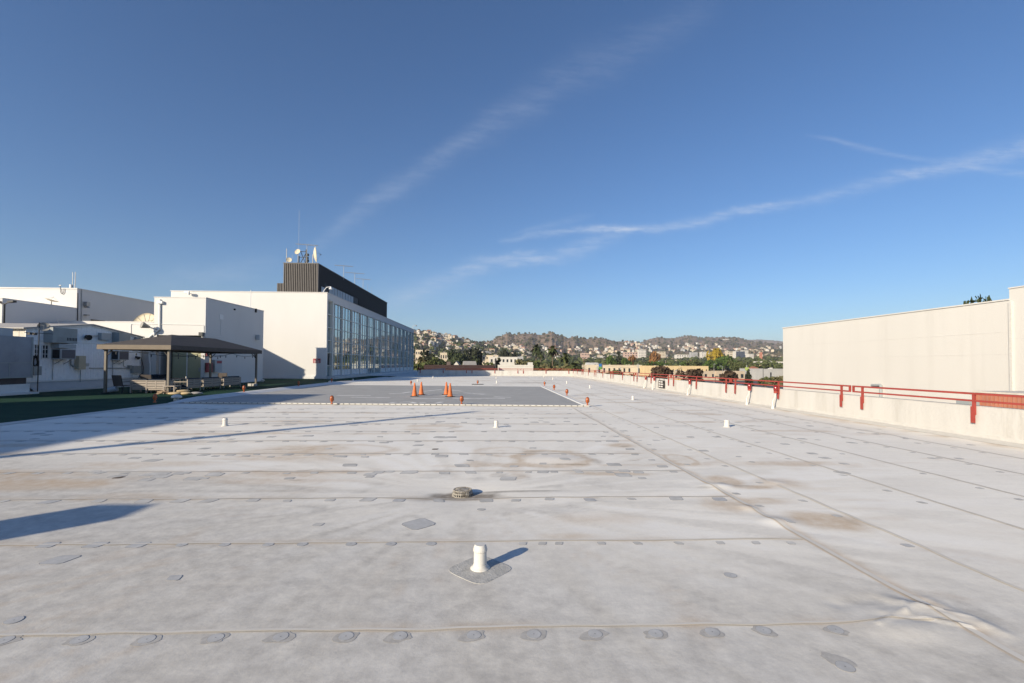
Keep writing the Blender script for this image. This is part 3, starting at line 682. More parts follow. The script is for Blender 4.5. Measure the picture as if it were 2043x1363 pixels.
# drain strainer
p = G(923, 984); dr = empty('roof_drain', (p[0], p[1], rz(p[0], p[1])), 'round cast roof drain strainer full of slots, in a dirty dip', 'drain')
a = MB(); X0, Y0, Z0 = dr.location; R1, R2, Hh = .140, .122, .078
ns = 30
for i in range(ns):
    t = 2*math.pi*i/ns; c, s = math.cos(t), math.sin(t)
    a.bar((X0+R1*c, Y0+R1*s, Z0+.002), (X0+R2*c, Y0+R2*s, Z0+Hh), .011, .010)
a.build('side_bars', 'drain', dr)
a = MB()
for zz, rr in ((.004, .143), (.042, .132), (Hh, .123)):
    pr = [(rr-.010, zz-.006), (rr+.002, zz-.006), (rr+.002, zz+.006), (rr-.010, zz+.006), (rr-.010, zz-.006)]; a.lathe(pr, 36, (X0, Y0, Z0)); a.f = a.f[:-2]; a.mi = a.mi[:-2]
a.build('rings', 'drain', dr)
a = MB()
for i in range(24):
    t = 2*math.pi*i/24; c, s = math.cos(t), math.sin(t); a.bar((X0+.030*c, Y0+.030*s, Z0+Hh+.004), (X0+.116*c, Y0+.116*s, Z0+Hh), .009, .007)
a.lathe([(.001, Hh), (.034, Hh), (.034, Hh+.009), (.001, Hh+.011)], 20, (X0, Y0, Z0)); a.lathe([(.070, Hh), (.078, Hh), (.078, Hh+.006), (.070, Hh+.006)], 24, (X0, Y0, Z0))
a.build('top_grate', 'drain', dr)
a = MB(); a.lathe([(.11, .003), (.11, .006)], 24, (X0, Y0, Z0)); a.build('sump', 'cable', dr)
# mushroom vents on turf
for (px, py, lb, s) in ((352, 800, 'white mushroom vent at the turf edge, left of the first orange lamp', 1), (660, 766, 'white mushroom vent beyond the curb by the far orange lamps', .95), (524, 762, 'white mushroom vent beside the foot of the white wall', .8)):
    p = G(px, py); r = empty('mushroom_vent', p, lb, 'vent', 'white mushroom vents')
    a = MB(); a.lathe([(.12*s, .0), (.11*s, .14*s)], 16, p); a.build('vent_neck', 'pipe', r)
    a = MB(); a.lathe([(.20*s, .13*s), (.22*s, .16*s), (.2*s, .22*s), (.12*s, .28*s), (.03*s, .30*s)], 20, p); a.build('vent_hood', 'pipe', r, smooth=True)

# ------------------------------------------------------------------ helipad perimeter lamps
def make_lamp():
    root = empty('pad_lamp', (0, 0, 0), 'orange perimeter lamp', 'lamp', 'orange lamps round the helipad')
    a = MB(); a.lathe([(.06, 0), (.06, .02), (.025, .03), (.025, .09), (.05, .095), (.055, .12)], 14); a.build('lamp_base', 'lamp_or', root)
    a = MB(); a.lathe([(.050, .12), (.07, .15), (.076, .20), (.072, .27), (.05, .325), (.02, .345)], 16); g_ = a.build('lamp_globe', 'lamp_or', root, smooth=True)
    a = MB()
    for i in range(6):
        t = i*math.pi/3; c, s = math.cos(t), math.sin(t); a.tube([(.08*c, .08*s, .13), (.087*c, .087*s, .2), (.08*c, .08*s, .28), (.03*c, .03*s, .352)], .005, 4)
    a.build('wire_guard', 'dark', g_)
    return root
l0 = make_lamp()
LP = [((397, 803), .13, 'nearest on the left curb'), ((535, 782), .16, 'second on the left curb'), ((622, 770), .16, 'third on the left curb'), ((679, 763), .15, 'last on the left curb'),
 ((662, 806), .06, 'on the front edge, left one'), ((921, 806), .06, 'on the front edge, in front of the cones'), ((1172, 809), .06, 'at the front right corner of the helipad'), ((1131, 789), .06, 'second on the right side of the helipad'),
 ((1105.5, 778), .06, 'third on the right side of the helipad'), ((1086.5, 770), .06, 'at the far right corner of the helipad'), ((953, 767), 0, 'behind the helipad on a dark base'), ((820, 768), 0, 'behind the helipad, left of the cones')]
for i, ((a_, b_), z, lb) in enumerate(LP):
    r = l0 if i == 0 else copy_tree(l0); p = G(a_, b_, z)
    if i < 4: p[0] = XT+.0
    at(r, (p[0], p[1], z), random.random(), 'orange lamp with wire guard '+lb)
p = G(953, 767.5); a = MB(); a.box(p[0]-.5, p[0]+.5, p[1]-.1, p[1]+.1, .004, .05); tag(a.build('base_board', 'dark', None), 'dark flat board under the orange lamp behind the helipad', 'board')
# cones
def make_cone():
    root = empty('traffic_cone', (0, 0, 0), 'orange cone', 'traffic cone', 'orange traffic cones on the helipad')
    a = MB(); a.box(-.19, .19, -.19, .19, 0, .03); a.build('cone_base', 'cone_base', root, bevel=.008)
    a = MB(); a.lathe([(.15, .03), (.145, .05), (.125, .09), (.035, .68), (.03, .71), (.02, .712)], 24); a.build('cone_body', 'cone', root, smooth=True)
    return root
c0 = make_cone(); CP = [((827, 791), 'orange cone, front left of the four, slightly faded'), ((840.5, 788), 'orange cone, rear left of the four'), ((890.5, 788), 'orange cone, rear right of the four'), ((898, 792), 'orange cone, front right of the four')]
for i, ((a_, b_), lb) in enumerate(CP):
    p = G(a_, b_, .05); r = c0 if i == 0 else copy_tree(c0); at(r, (p[0], p[1], .052), .3*i, lb)
# red beacons by the right parapet
BP = [((1285, 772.6), 'farthest'), ((1302, 775), 'second farthest, left of the black board'), ((1372, 785), 'middle'), ((1490, 804), 'second nearest'), ((1542, 813.7), 'nearest')]
for i, ((a_, b_), lb) in enumerate(BP):
    p = PX(a_, b_, XR-.3); x, y = p[0], p[1]; root = empty('beacon_post', (x, y, 0), lb+' red beacon on a bent pipe, right parapet', 'beacon', 'red beacons along the right parapet')
    a = MB(); a.cyl((x, y, 0), (x, y, .12), .07, .045, 12); a.tube([(x, y, .1), (x, y+.02, .3), (x+.12, y+.05, .45), (x+.14, y+.03, .66)], .028, 10); a.build('bent_pipe', 'pipe', root)
    a = MB(); a.cyl((x+.14, y+.03, .64), (x+.14, y+.03, .72), .075, n=14); a.build('lamp_base', 'red', root)
    a = MB(); a.lathe([(.072, .72), (.085, .78), (.082, .88), (.05, .95), (.015, .965)], 14, (x+.14, y+.03, 0)); a.build('lamp_globe', 'lamp_red', root, smooth=True)
# black board with white marks hung on the parapet
x0 = XR-.05; ya, yb = PX(1326, 774, x0)[1], PX(1314, 774, x0)[1]
root = empty('notice_board', (x0, (ya+yb)/2, .16), 'black board with three rows of white lettering hanging on the right parapet', 'sign')
a = MB(); a.box(x0-.02, x0+.01, ya, yb, .17, .70); a.build('board', 'rack_black', root)
a = MB(); Wd = yb-ya; rnd = random.Random(3)
for rr, (z0, z1) in enumerate(((.55, .64), (.39, .48), (.23, .32))):
    y = yb-.10
    for wl in ((3, 4), (3, 5), (3, 4))[rr]:
        for ch in range(wl):
            a.box(x0-.024, x0-.0205, y-.085, y-.012, z0, z1)
            y -= .095
        y -= .07
a.build('lettering', 'sign_white', root)
a = MB(); a.box(x0-.01, x0, ya+.1, ya+.13, .70, .82); a.box(x0-.01, x0, yb-.2, yb-.17, .70, .82); a.build('hangers', 'dark', root)

# ================================================================== BUILDINGS ROUND THE DECK
def thing(name, x, y, z, label, cat, group=None): return empty(name, (x, y, z), label, cat, group)
TZ = .012
# ---- long building with the glass wall
YW = 51.2; KW = YW/52; XG = PY(653, 585, YW)[0]; ZW = 1.75+7.85*KW; YE = 106.8*KW
gb = thing('glass_fronted_building', XG, YW, 0, 'long white building with a tall grid of glass facing the deck', 'building')
a = MB(); a.box(-35.2, XG, YW, YW+.3, .42, ZW); a.build('end_wall', 'stucco', gb)
a = MB(); a.box(-35.2, -34.9, YW+.3, YE, 0, ZW-.01); a.box(-34.9, XG-.3, YE-.3, YE, 0, ZW-.01); a.build('rear_wall', 'stucco', gb)
a = MB(); a.box(-35.25, XG+.05, YW-.05, YE+.05, ZW+.001, ZW+.07); a.build('roof_coping', 'stucco_cap', gb)
a = MB(); a.box(-35.1, XG-.3, YW+.31, YE-.31, ZW-.4, ZW-.3); a.build('roof', 'conc_cap', gb)
a = MB(); a.box(-35.2, XG+.06, YW-.14, YW, .05, .30); a.box(-35.2, XG+.05, YW-.05, YW, .30, .42); a.build('foot_ledge', 'curb', gb)
FZ = [.40, 1.48, 2.92, 4.30, 5.72, 7.16, 8.60]
# the glass plane stands back from the columns
a = MB(); a.box(XG-.3, XG, YW+.3, YE, 8.62, ZW-.002); a.build('fascia', 'stucco', gb)
a = MB(); a.box(XG-.3, XG+.9, YW+.35, YE, -.0, .30); a.build('plinth', 'curb', gb)
YC = [52.6+3.79*i for i in range(14)]+[104.95]
a = MB(); a.add([(XG-.17, YW+.3, .31), (XG-.17, YE, .31), (XG-.17, YE, 8.62), (XG-.17, YW+.3, 8.62)], [(0, 1, 2, 3)]); a.build('glazing', 'glass', gb)
for i, y in enumerate(YC):
    a = MB(); a.box(XG-.20, XG+(.14 if i == 0 else .0), y, y+.34 if i == 0 else y+.20, .302, 8.618 if i else 8.7); a.build('column', 'frame', gb)
a = MB(); a.box(XG-.20, XG+.16, YW+.31, YC[0]+.34, 8.70, 8.82); 
for z in FZ[1:6]: a.box(XG-.16, XG+.05, YW+.31, YC[0]-.001, z-.04, z+.04)
a.build('corner_return', 'frame', gb)
for i in range(14):
    y0, y1 = YC[i]+(.34 if i == 0 else .20), YC[i+1]; a = MB()
    for k, z in enumerate(FZ): a.box(XG-.19, XG-.09, y0+.001, y1-.001, z-.035, z+.035) if 0 < k < 6 else None
    for j in (1, 2):
        ym_ = y0+(y1-y0)*j/3; a.box(XG-.189, XG-.11, ym_-.025, ym_+.025, .32, 8.60)
    a.build('mullion_grid', 'frame', gb)
    if i not in (4, 5):
        b_ = MB(); b_.box(XG-.165, XG-.14, y0+.25, y1-.05, .33, 1.02); b_.build('spandrel', 'spandrel', gb)
a = MB(); a.box(XG-.165, XG-.145, YW+.35, YC[0]-.05, 1.55, 2.85); a.build('door_panel', 'dark', gb)
# behind the glass: floor slab edge and inner wall
a = MB(); a.box(XG-6, XG-5.8, YW+.4, YE-.4, .4, 8.7); a.build('inner_wall', 'conc_cap', gb)
# low notice sign on the end wall
p0_ = PY(625, 715.5, YW); p1_ = PY(639.5, 724.5, YW)
sg = thing('wall_sign', (p0_[0]+p1_[0])/2, YW, p1_[2], 'small faded red sign with pale lettering on the white end wall', 'sign')
a = MB(); a.box(p0_[0], p1_[0], YW-.04, YW-.002, p1_[2], p0_[2]); a.build('sign_board', 'sign_red', sg)
a = MB(); hgt = p0_[2]-p1_[2]; wd = p1_[0]-p0_[0]
for rr, nl, hh in ((.70, 2, .2), (.38, 7, .15), (.12, 6, .15)):
    for j in range(nl):
        cx_ = p0_[0]+wd*(.5+(j-(nl-1)/2)*(.8/7)); z = p1_[2]+hgt*rr; a.box(cx_-.03, cx_+.03, YW-.045, YW-.041, z, z+hgt*hh)
a.build('sign_lettering', 'sign_white', sg)
# lamp arms on top
def arm_lamp(x, y, z, dx, dy, label, name='arm_lamp', c='white_metal', s=1.):
    r = thing(name, x, y, z, label, 'lamp'); a = MB(); a.tube([(x, y, z), (x+.15*dx*s, y+.15*dy*s, z+.5*s), (x+.5*dx*s, y+.5*dy*s, z+.95*s), (x+1.0*dx*s, y+1.0*dy*s, z+1.0*s)], .035*s, 8); a.build('arm', c, r)
    a = MB(); q = (x+1.0*dx*s, y+1.0*dy*s, z+.72*s); a.lathe([(.05*s, .3*s), (.09*s, .2*s), (.22*s, .05*s), (.2*s, 0), (.02*s, -.02*s)], 14, q); a.build('lamp_head', c, r); return r
p = PY(643, 583, 53.2); arm_lamp(p[0], 53.2, ZW, .95, 0, 'white swan neck lamp on the roof corner of the glass fronted building')
p = PX(821, 660, XG-.2); arm_lamp(p[0], 104.0, ZW, .9, 0, 'grey swan neck lamp at the far corner of the glass fronted building', c='steel')
# security camera on the end wall top (left)
p = PY(376, 583, YW-.4); cr = thing('security_camera', p[0], p[1], p[2], 'small security camera bracketed to the top of the white end wall', 'camera')
a = MB(); a.cyl((p[0], YW, p[2]-.1), (p[0]-.1, YW-.5, p[2]), .03); a.box(p[0]-.35, p[0]+.15, YW-.62, YW-.42, p[2]-.12, p[2]+.08); a.cyl((p[0]+.1, YW-.5, p[2]-.3), (p[0]+.1, YW-.5, p[2]-.12), .12); a.build('camera_body', 'white_metal', cr)
# ---- penthouse
XPN = PY(635, 525, 58)[0]; YP, YPE = 58.0, 95.0; XPW = PY(565, 525, 58)[0]; ZP = 14.2
ph = thing('penthouse', XPN, YP, ZW, 'dark ribbed penthouse on the roof of the glass fronted building', 'building')
a = MB(); a.box(XPW+.1, XPN-.1, YP+.1, YPE-.1, ZW-.3, ZP-.05); a.build('core_wall', 'pent_shaded', ph)
def ribs(x0, x1, y, z0, z1, n, mb):
    wd = (x1-x0)/n
    for i in range(n): mb.box(x0+i*wd+wd*.15, x0+i*wd+wd*.62, y, y+.10, z0, z1)
a = MB(); ribs(XPW+.02, XPN-.08, YP, ZW-.3, ZP-.08, 19, a); a.build('front_ribs', 'penthouse', ph)
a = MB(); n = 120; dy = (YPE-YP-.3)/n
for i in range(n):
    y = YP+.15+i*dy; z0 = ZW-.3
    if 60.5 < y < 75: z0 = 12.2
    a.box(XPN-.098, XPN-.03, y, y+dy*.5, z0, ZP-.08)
a.build('side_ribs', 'pent_shaded', ph)
a = MB(); a.box(XPW, XPN+.02, YP-.02, YPE, ZP-.078, ZP+.02); a.build('roof_edge', 'penthouse', ph)
a = MB(); a.box(XPN-.10, XPN+.0, YP, YP+.13, ZW-.3, ZP-.079); a.build('corner_trim', 'penthouse', ph)
p = PY(553, 565, 58.6); a = MB(); a.box(p[0], XPW+.09, 58.6, 64, ZW-.3, p[2]); ribs(p[0], XPW+.05, 58.5, ZW-.3, p[2]-.02, 5, a); a.build('side_annex', 'penthouse', ph)
a = MB()
for i in range(9):
    ya = PX(657+i*5.4, 600, XPN)[1]; yb = PX(657+i*5.4+4.3, 600, XPN)[1]; f = i/8
    a.box(XPN-.10, XPN+.02, ya, yb, ZW-.2, 12.05)
a.build('window_strip', 'panel_grey', ph)
a = MB(); a.box(XPN-.098, XPN+.005, 59.2, 60.3, ZW-.2, 11.5); a.build('door', 'panel_grey', ph)
# ---- antennas on the penthouse
def yagi(px, ptop, Y, half, label, X=None, zb=ZP, pole=None, tilt=.06, cat='antenna'):
    q = PY(px, ptop, Y); x, y, z = q; r = thing('aerial', x, y, zb, label, cat, 'aerials on the penthouse')
    a = MB(); a.cyl((x, y, zb-.6), (x, y, z), .04, .03, 8); a.build('mast', 'steel', r)
    a = MB(); a.cyl((x-half, y, z+half*tilt), (x+half, y, z-half*tilt), .035, .035, 6)
    for i in range(9):
        t = -1+2*i/8; e_ = .5-.25*abs(t); a.cyl((x+half*t, y-e_, z-half*tilt*t), (x+half*t, y+e_, z-half*tilt*t), .018, .018, 4)
    a.build('boom', 'steel', r); return r
yagi(686, 530.5, 66, 1.25, 'aerial with a level boom, first in the row on the penthouse edge')
yagi(708, 545, 74, 1.5, 'aerial with the longest boom, second in the row on the penthouse edge')
yagi(724.5, 557, 81, 1.25, 'aerial, third in the row on the penthouse edge')
yagi(612.5, 488.5, 59.5, 1.35, 'aerial on top of the lattice stand on the penthouse roof')
for px, pt, Y, lb in ((733.5, 567, 85, 'thin rod aerial, fourth on the penthouse edge'), (742, 572, 88, 'thin rod aerial, last on the penthouse edge'), (572, 496, 59, 'thick rod aerial at the left penthouse corner'), (583, 508, 59.2, 'short rod aerial near the left penthouse corner'), (597, 420, 59.2, 'very tall thin whip aerial on the penthouse')):
    q = PY(px, pt, Y); a = MB(); a.cyl((q[0], Y, ZP-.4), (q[0], Y, q[2]), .05 if px == 572 else (.012 if px == 597 else .028), .012 if px != 572 else .04, 6); tag(a.build('rod_aerial', 'steel'), lb, 'antenna', 'aerials on the penthouse')
def dish(name, c, d, r, label, stand=True, m_='dish', depth=.25, zb=None, grp=None):
    c = np.array(c, float); d = np.array(d, float); d /= np.linalg.norm(d); a_ = np.cross(d, (0, 0, 1)); a_ /= np.linalg.norm(a_); b_ = np.cross(a_, d)
    root = thing(name, c[0], c[1], zb if zb is not None else c[2]-r, label, 'satellite dish', grp)
    n, K = 24, 6; P = []; F = []
    for s_, off in ((1, 0), (-1, -.03*r)):
        for k in range(K+1):
            rr = r*k/K
            for i in range(n):
                t = 2*math.pi*i/n; P.append(c+(a_*math.cos(t)+b_*math.sin(t))*rr+d*(depth*r*(k/K)**2+off))
    Q = (K+1)*n
    for s_ in (0, 1):
        for k in range(K):
            for i in range(n):
                q = (s_*Q+k*n+i, s_*Q+k*n+(i+1) % n, s_*Q+(k+1)*n+(i+1) % n, s_*Q+(k+1)*n+i); F.append(q if s_ else q[::-1])
    for i in range(n): F.append((K*n+i, K*n+(i+1) % n, Q+K*n+(i+1) % n, Q+K*n+i))
    mb = MB(); mb.add(P, F); mb.build('reflector', m_, root, smooth=True)
    mb = MB(); fp = c+d*r*.8
    for t in (.5, 2.6, 4.7): mb.cyl(c+(a_*math.cos(t)+b_*math.sin(t))*r*.9+d*depth*r*.8, fp, .012*max(r, .6), n=5)
    mb.cyl(fp-d*.06*r, fp+d*.08*r, .06*r, n=8); mb.build('feed_arm', 'steel', root)
    if stand and zb is not None:
        mb = MB(); mb.cyl((c[0]-d[0]*.1*r, c[1]-d[1]*.1*r, zb), (c[0]-d[0]*.1*r, c[1]-d[1]*.1*r, c[2]), .06*max(r, .6), n=8); mb.build('mount', 'steel', root)
    return root
q = PY(626, 508, 59.6); dish('satellite_dish', (q[0], 59.6, q[2]), (.90, .40, .10), 1.02, 'big pale dish seen nearly edge on, on the penthouse roof', zb=ZP)
q = PY(594, 503, 59.6); dish('satellite_dish', (q[0], 59.6, q[2]), (-.2, -.9, .35), .38, 'small dish on the lattice stand of the penthouse', zb=ZP)
q = PY(576.5, 519, 59.0); dish('satellite_dish', (q[0], 59.0, q[2]), (.3, -.9, .3), .33, 'small round dish at the left penthouse corner', zb=ZP-.2)
st = thing('lattice_stand', PY(604, 520, 59.8)[0], 59.8, ZP, 'dark steel lattice stand carrying aerials on the penthouse', 'stand'); a = MB()
xa, xb, xc = PY(596.5, 520, 59.8)[0], PY(610.5, 520, 59.8)[0], PY(616, 520, 59.8)[0]; za, zb_ = PY(596, 511, 59.8)[2], PY(596, 502, 59.8)[2]
for xx, zt in ((xa, za), (xb, PY(610, 498, 59.8)[2])): a.cyl((xx, 59.8, ZP-.1), (xx, 59.8, zt), .07, n=8)
a.bar((xa, 59.8, ZP), (xb, 59.8, zb_-.2), .07); a.bar((xa+.2, 59.8, zb_), (xb, 59.8, ZP+.2), .06); a.bar((xa, 59.8, zb_), (xb, 59.8, zb_), .06); a.bar((xa, 59.8, za-.15), (xb, 59.8, za-.15), .06)
for k, zz in enumerate((.2, .55, .9, 1.3)): a.box(xb+.12, xb+.30+.05*(k % 2), 59.6, 59.9, ZP+zz, ZP+zz+.27)
a.build('lattice', 'dark', st)

# ---- block between the gazebo and the long building
YB = 36.0; XB2 = PY(411, 596, YB)[0]; XB1 = PY(308, 593, YB)[0]; ZB = 6.68; YBE = 44.8
bl_ = thing('plant_room', XB2, YB, 0, 'tall white block with the olive double door behind the gazebo', 'building')
dx0, dx1 = PY(330, 700, YB)[0], PY(401, 700, YB)[0]; dz = PY(360, 669, YB)[2]; jx = PY(308, 700, YB)[0]
a = MB(); a.box(XB1, XB2, YB, YB+.35, dz, ZB); a.box(XB1, jx+.15, YB, YB+.35, 0, dz); a.box(dx1, XB2, YB, YB+.35, 0, dz)
a.box(XB1, XB1+.3, YB+.35, YBE, 0, ZB-.001); a.box(XB2-.3, XB2, YB+.35, YBE, 0, ZB-.001); a.box(XB1+.3, XB2-.3, YBE-.3, YBE, 0, ZB-.001); a.build('walls', 'stucco', bl_)
a = MB(); a.box(XB1-.03, XB2+.03, YB-.03, YBE+.03, ZB+.001, ZB+.06); a.build('roof_coping', 'stucco_cap', bl_)
a = MB(); a.box(jx+.15, dx1, YB+1.6, YB+1.7, 0, dz); a.build('recess_wall', 'dark_frame', bl_)
a = MB(); a.box(jx+.15, dx1, YB+.35, YB+1.6, dz, dz+.1); a.build('recess_soffit', 'stucco', bl_)
a = MB(); a.box(dx0-.02, dx0+.30, YB+.3, YB+.42, 0, dz-.001); a.box(dx1-.16, dx1-.001, YB+.352, YB+.45, 0, dz-.001); a.box(dx0+.30, dx1-.16, YB+.3, YB+.42, dz-.42, dz-.001); a.build('door_frame', 'dark_frame', bl_)
mid = (dx0+.30+dx1-.16)/2
for k, (u0_, u1_) in enumerate(((dx0+.30, mid-.01), (mid+.01, dx1-.16))):
    a = MB(); a.box(u0_, u1_, YB+.36, YB+.41, .05, dz-.43); d_ = a.build('door', 'olive', bl_)
    if k: a = MB(); a.box(u1_-.2, u1_-.1, YB+.33, YB+.359, 1.05, 1.35); a.build('handle', 'steel', d_)
a = MB(); a.box(mid-.03, mid+.03, YB+.34, YB+.359, .2, 2.5); a.build('pull_bar', 'white_metal', bl_)
a = MB(); a.box(XB2, XB2+.12, YB-.05, YBE, 0, .10); a.build('foot_ledge', 'curb', bl_)
def pipe_on(root, pts, r, name='conduit', m_='white_metal'):
    a = MB(); a.tube(pts, r, 8); a.build(name, m_, root)
q = lambda x, y, o=-.06: tuple(PY(x, y, YB+o))
pipe_on(bl_, [q(319, 603), q(318.5, 657.5), q(298.5, 672), q(297.5, 717), q(299.5, 726), q(299.5, 757)], .065, 'flue_pipe')
a = MB(); t = q(319, 603); a.box(t[0]-.15, t[0]+.25, YB-.2, YB-.01, t[2]-.12, t[2]+.08); a.cyl((t[0], t[1], t[2]), (t[0], t[1], t[2]+.22), .07); a.build('flue_head', 'white_metal', bl_)
pipe_on(bl_, [q(261, 665, -.03), q(261, 648, -.03), q(263, 646.2, -.03), q(404, 648.3, -.03), q(406.5, 650.5, -.03), q(406.5, 665, -.03)], .018, 'conduit')
a = MB(); t = q(403, 667); a.box(t[0]-.14, t[0]+.14, YB-.25, YB-.005, t[2]-.14, t[2]+.14); a.build('floodlight', 'bulb', bl_)
# things on its side wall
g_ = lambda x, y, o=.05: tuple(PX(x, y, XB2+o))
A0, A1 = g_(423, 718), g_(437, 742); a = MB(); a.box(XB2+.002, XB2+.28, A0[1], A1[1], A1[2], A0[2]); eb = a.build('electric_box', 'panel_grey', bl_)
a = MB(); a.box(XB2+.281, XB2+.285, A0[1]+.25, A1[1]-.05, A0[2]-.28, A0[2]-.08); a.build('label_plate', 'sign_red', eb)
B0, B1 = g_(413, 724), g_(421, 742.5); a = MB(); a.box(XB2+.002, XB2+.22, B0[1]-.15, B1[1]-.10, B1[2], B0[2]); a.build('red_cabinet', 'sign_red', bl_)
B0, B1 = g_(410, 724), g_(412.5, 740); a = MB(); a.box(XB2+.002, XB2+.05, B0[1], B0[1]+.35, B1[2], B0[2]); a.build('alcove', 'dark', bl_)
B0, B1 = g_(439, 627), g_(446, 638); a = MB(); a.box(XB2+.002, XB2+.03, B0[1], B1[1], B1[2], B0[2]); a.build('blank_panel', 'white_metal', bl_)
pipe_on(bl_, [g_(441, 638, .02), g_(440, 671.5, .02), g_(412, 670, .02)], .014)
C0 = g_(468, 617.5); a = MB(); a.cyl((XB2, C0[1], C0[2]), (XB2+.12, C0[1], C0[2]), .07); a.build('dome_camera', 'dark', bl_)
C0 = g_(511, 617, .06); a = MB(); a.box(XB2+.002, XB2+.1, C0[1]-.1, C0[1]+.1, C0[2]-.3, C0[2]+.05); a.build('corner_box', 'dark', bl_)
pipe_on(bl_, [(XB2-.1, 42.6, ZB), (XB2-.1, 42.6, PX(507, 580, XB2)[2])], .03, 'vent_stack')
C0 = g_(514, 674); a = MB(); a.box(XB2+.05, XB2+.35, C0[1]-.35, C0[1]-.1, C0[2]-.2, C0[2]+.25); a.box(XB2+.002, XB2+.05, C0[1]-.3, C0[1]-.15, C0[2]-.1, C0[2]+.1); a.build('floodlight', 'panel_grey', bl_)
C0, C1 = g_(411, 704.5), g_(415, 710.5); a = MB(); a.box(XB2+.002, XB2+.1, C0[1], C1[1], C1[2], C0[2]); a.build('alarm_box', 'sign_red', bl_)
# ---- low white wall
lw0 = PY(127, 641, YB)[0]-.4
lw = thing('low_block', lw0, YB, 0, 'low white windowless block rising just above the shed roof', 'building')
a = MB(); a.box(lw0, XB1-.003, YB+.001, YB+2.2, 0, 4.78); a.build('walls', 'stucco', lw); a = MB(); a.box(lw0-.02, XB1-.003, YB-.02, YB+2.22, 4.781, 4.84); a.build('roof_coping', 'stucco_cap', lw)
# loudspeaker horn and lamp on it
t = PY(290, 650, YB-.45); r = thing('horn_speaker', t[0], YB, t[2], 'grey horn loudspeaker bracketed on the low white block beside the flue', 'loudspeaker'); a = MB()
a.cyl((t[0]-.05, YB-.75, t[2]+.05), (t[0]+.25, YB-.35, t[2]-.1), .26, .08, 16); a.build('horn', 'dish_mesh', r); a = MB(); a.bar((t[0]+.25, YB-.35, t[2]-.1), (t[0]+.42, YB-.02, t[2]-.25), .08); a.cyl((t[0]+.45, YB-.15, t[2]-.75), (t[0]+.45, YB-.15, t[2]-.1), .05); a.build('bracket', 'white_metal', r)
# ---- left building and its wing
YL = 38.3; XL = PY(154, 577, YL)[0]; ZL = 7.6
lb_ = thing('left_building', XL, YL, 0, 'white windowless building on the left with a shaded side wall running back', 'building')
a = MB(); a.box(XL-24, XL, YL, 50, -.2, ZL); a.build('walls', 'stucco', lb_); a = MB(); a.box(XL-24, XL+.05, YL-.05, 50.05, ZL+.001, ZL+.09); a.build('roof_coping', 'stucco_cap', lb_)
wy = PX(5, 595.4, XL)[1]; ZG = 6.05
a = MB(); a.box(XL-16, XL-.002, wy, YL-.001, -.2, ZG); a.build('front_wing', 'stucco', lb_); a = MB(); a.box(XL-16, XL+.02, wy-.02, YL-.06, ZG+.001, ZG+.04); a.build('wing_coping', 'stucco_cap', lb_)
g_ = lambda x, y, o=.05: tuple(PX(x, y, XL+o))
B0, B1 = g_(167, 602), g_(174, 611); a = MB(); a.box(XL+.002, XL+.3, B0[1], B1[1], B1[2], B0[2]); a.cyl((XL+.2, B0[1]+.2, B1[2]-.15), (XL+.2, B0[1]+.2, B1[2]), .16, .08); a.build('wall_light', 'steel', lb_)
B0 = g_(171, 629); a = MB(); a.box(XL+.002, XL+.25, B0[1]-.15, B0[1]+.15, B0[2]-.05, B0[2]+.06); a.build('bracket', 'steel', lb_)
B0, B1 = g_(182, 637), g_(210, 641); a = MB(); a.box(XL+.002, XL+.04, B0[1], B1[1], 4.7, B0[2]); a.build('window_band', 'brown_band', lb_)
pipe_on(lb_, [g_(163, 577), g_(162.5, 640)], .025, 'downpipe', 'steel'); pipe_on(lb_, [g_(155.3, 585), g_(155, 640)], .03, 'downpipe', 'dark')
# dish standing on wing roof
t = PY(103, 601, YL-1.3); dish('satellite_dish', (t[0], t[1], t[2]), (.25, .1, .95), .42, 'pale dish on the wing roof of the left building, its shadow on the wall', m_='dish', zb=ZG)
# twin street lamp before wing
t = PX(9, 607, XL+.4); r = thing('twin_lamp', t[0], t[1], 0, 'dark twin headed lamp post in front of the left building wing', 'street lamp'); a = MB(); a.cyl((t[0], t[1], 0), (t[0], t[1], t[2]), .07, .05); a.bar((t[0], t[1], t[2]), (t[0]+.3, t[1], t[2]+.15), .05); a.bar((t[0], t[1], t[2]), (t[0]-.3, t[1], t[2]+.15), .05); a.build('post', 'dark', r)
for s in (1, -1):
    a = MB(); a.obox((t[0]+.48*s, t[1], t[2]+.17), (.38, 0, .05*s), (0, .25, 0), (0, 0, .12)); a.build('lamp_head', 'dark', r)
# antenna tower and wire bracket over left building
t = PY(148, 543, 46); r = thing('cell_mast', t[0], 46, ZL, 'short antenna mast with stacked white panels above the left building', 'antenna'); a = MB()
for dx in (-.12, .12): a.cyl((t[0]+dx, 46, ZL-.1), (t[0]+dx, 46, t[2]), .03, n=6)
for k in range(6): a.bar((t[0]-.12, 46, ZL+k*.28), (t[0]+.12, 46, ZL+k*.28+.25), .02)
a.build('lattice', 'steel', r); a = MB()
for k in range(3): a.box(t[0]-.25, t[0]-.13, 45.8, 46, ZL+.1+k*.55, ZL+.5+k*.55)
a.build('panels', 'white_metal', r)
t = PY(119, 570, YL-.06); a = MB(); a.tube([tuple(PY(120, 570, YL-.06)), tuple(PY(121, 584, YL-.06)), tuple(PY(124, 587, YL-.06)), tuple(PY(127, 583, YL-.06)), tuple(PY(127.5, 576, YL-.06))], .025, 6); a.bar(tuple(PY(118, 569.5, YL-.06)), tuple(PY(122.5, 569.5, YL-.06)), .05); tag(a.build('pipe_hook', 'steel'), 'thin looped pipe hooked over the top edge of the left building', 'pipe')
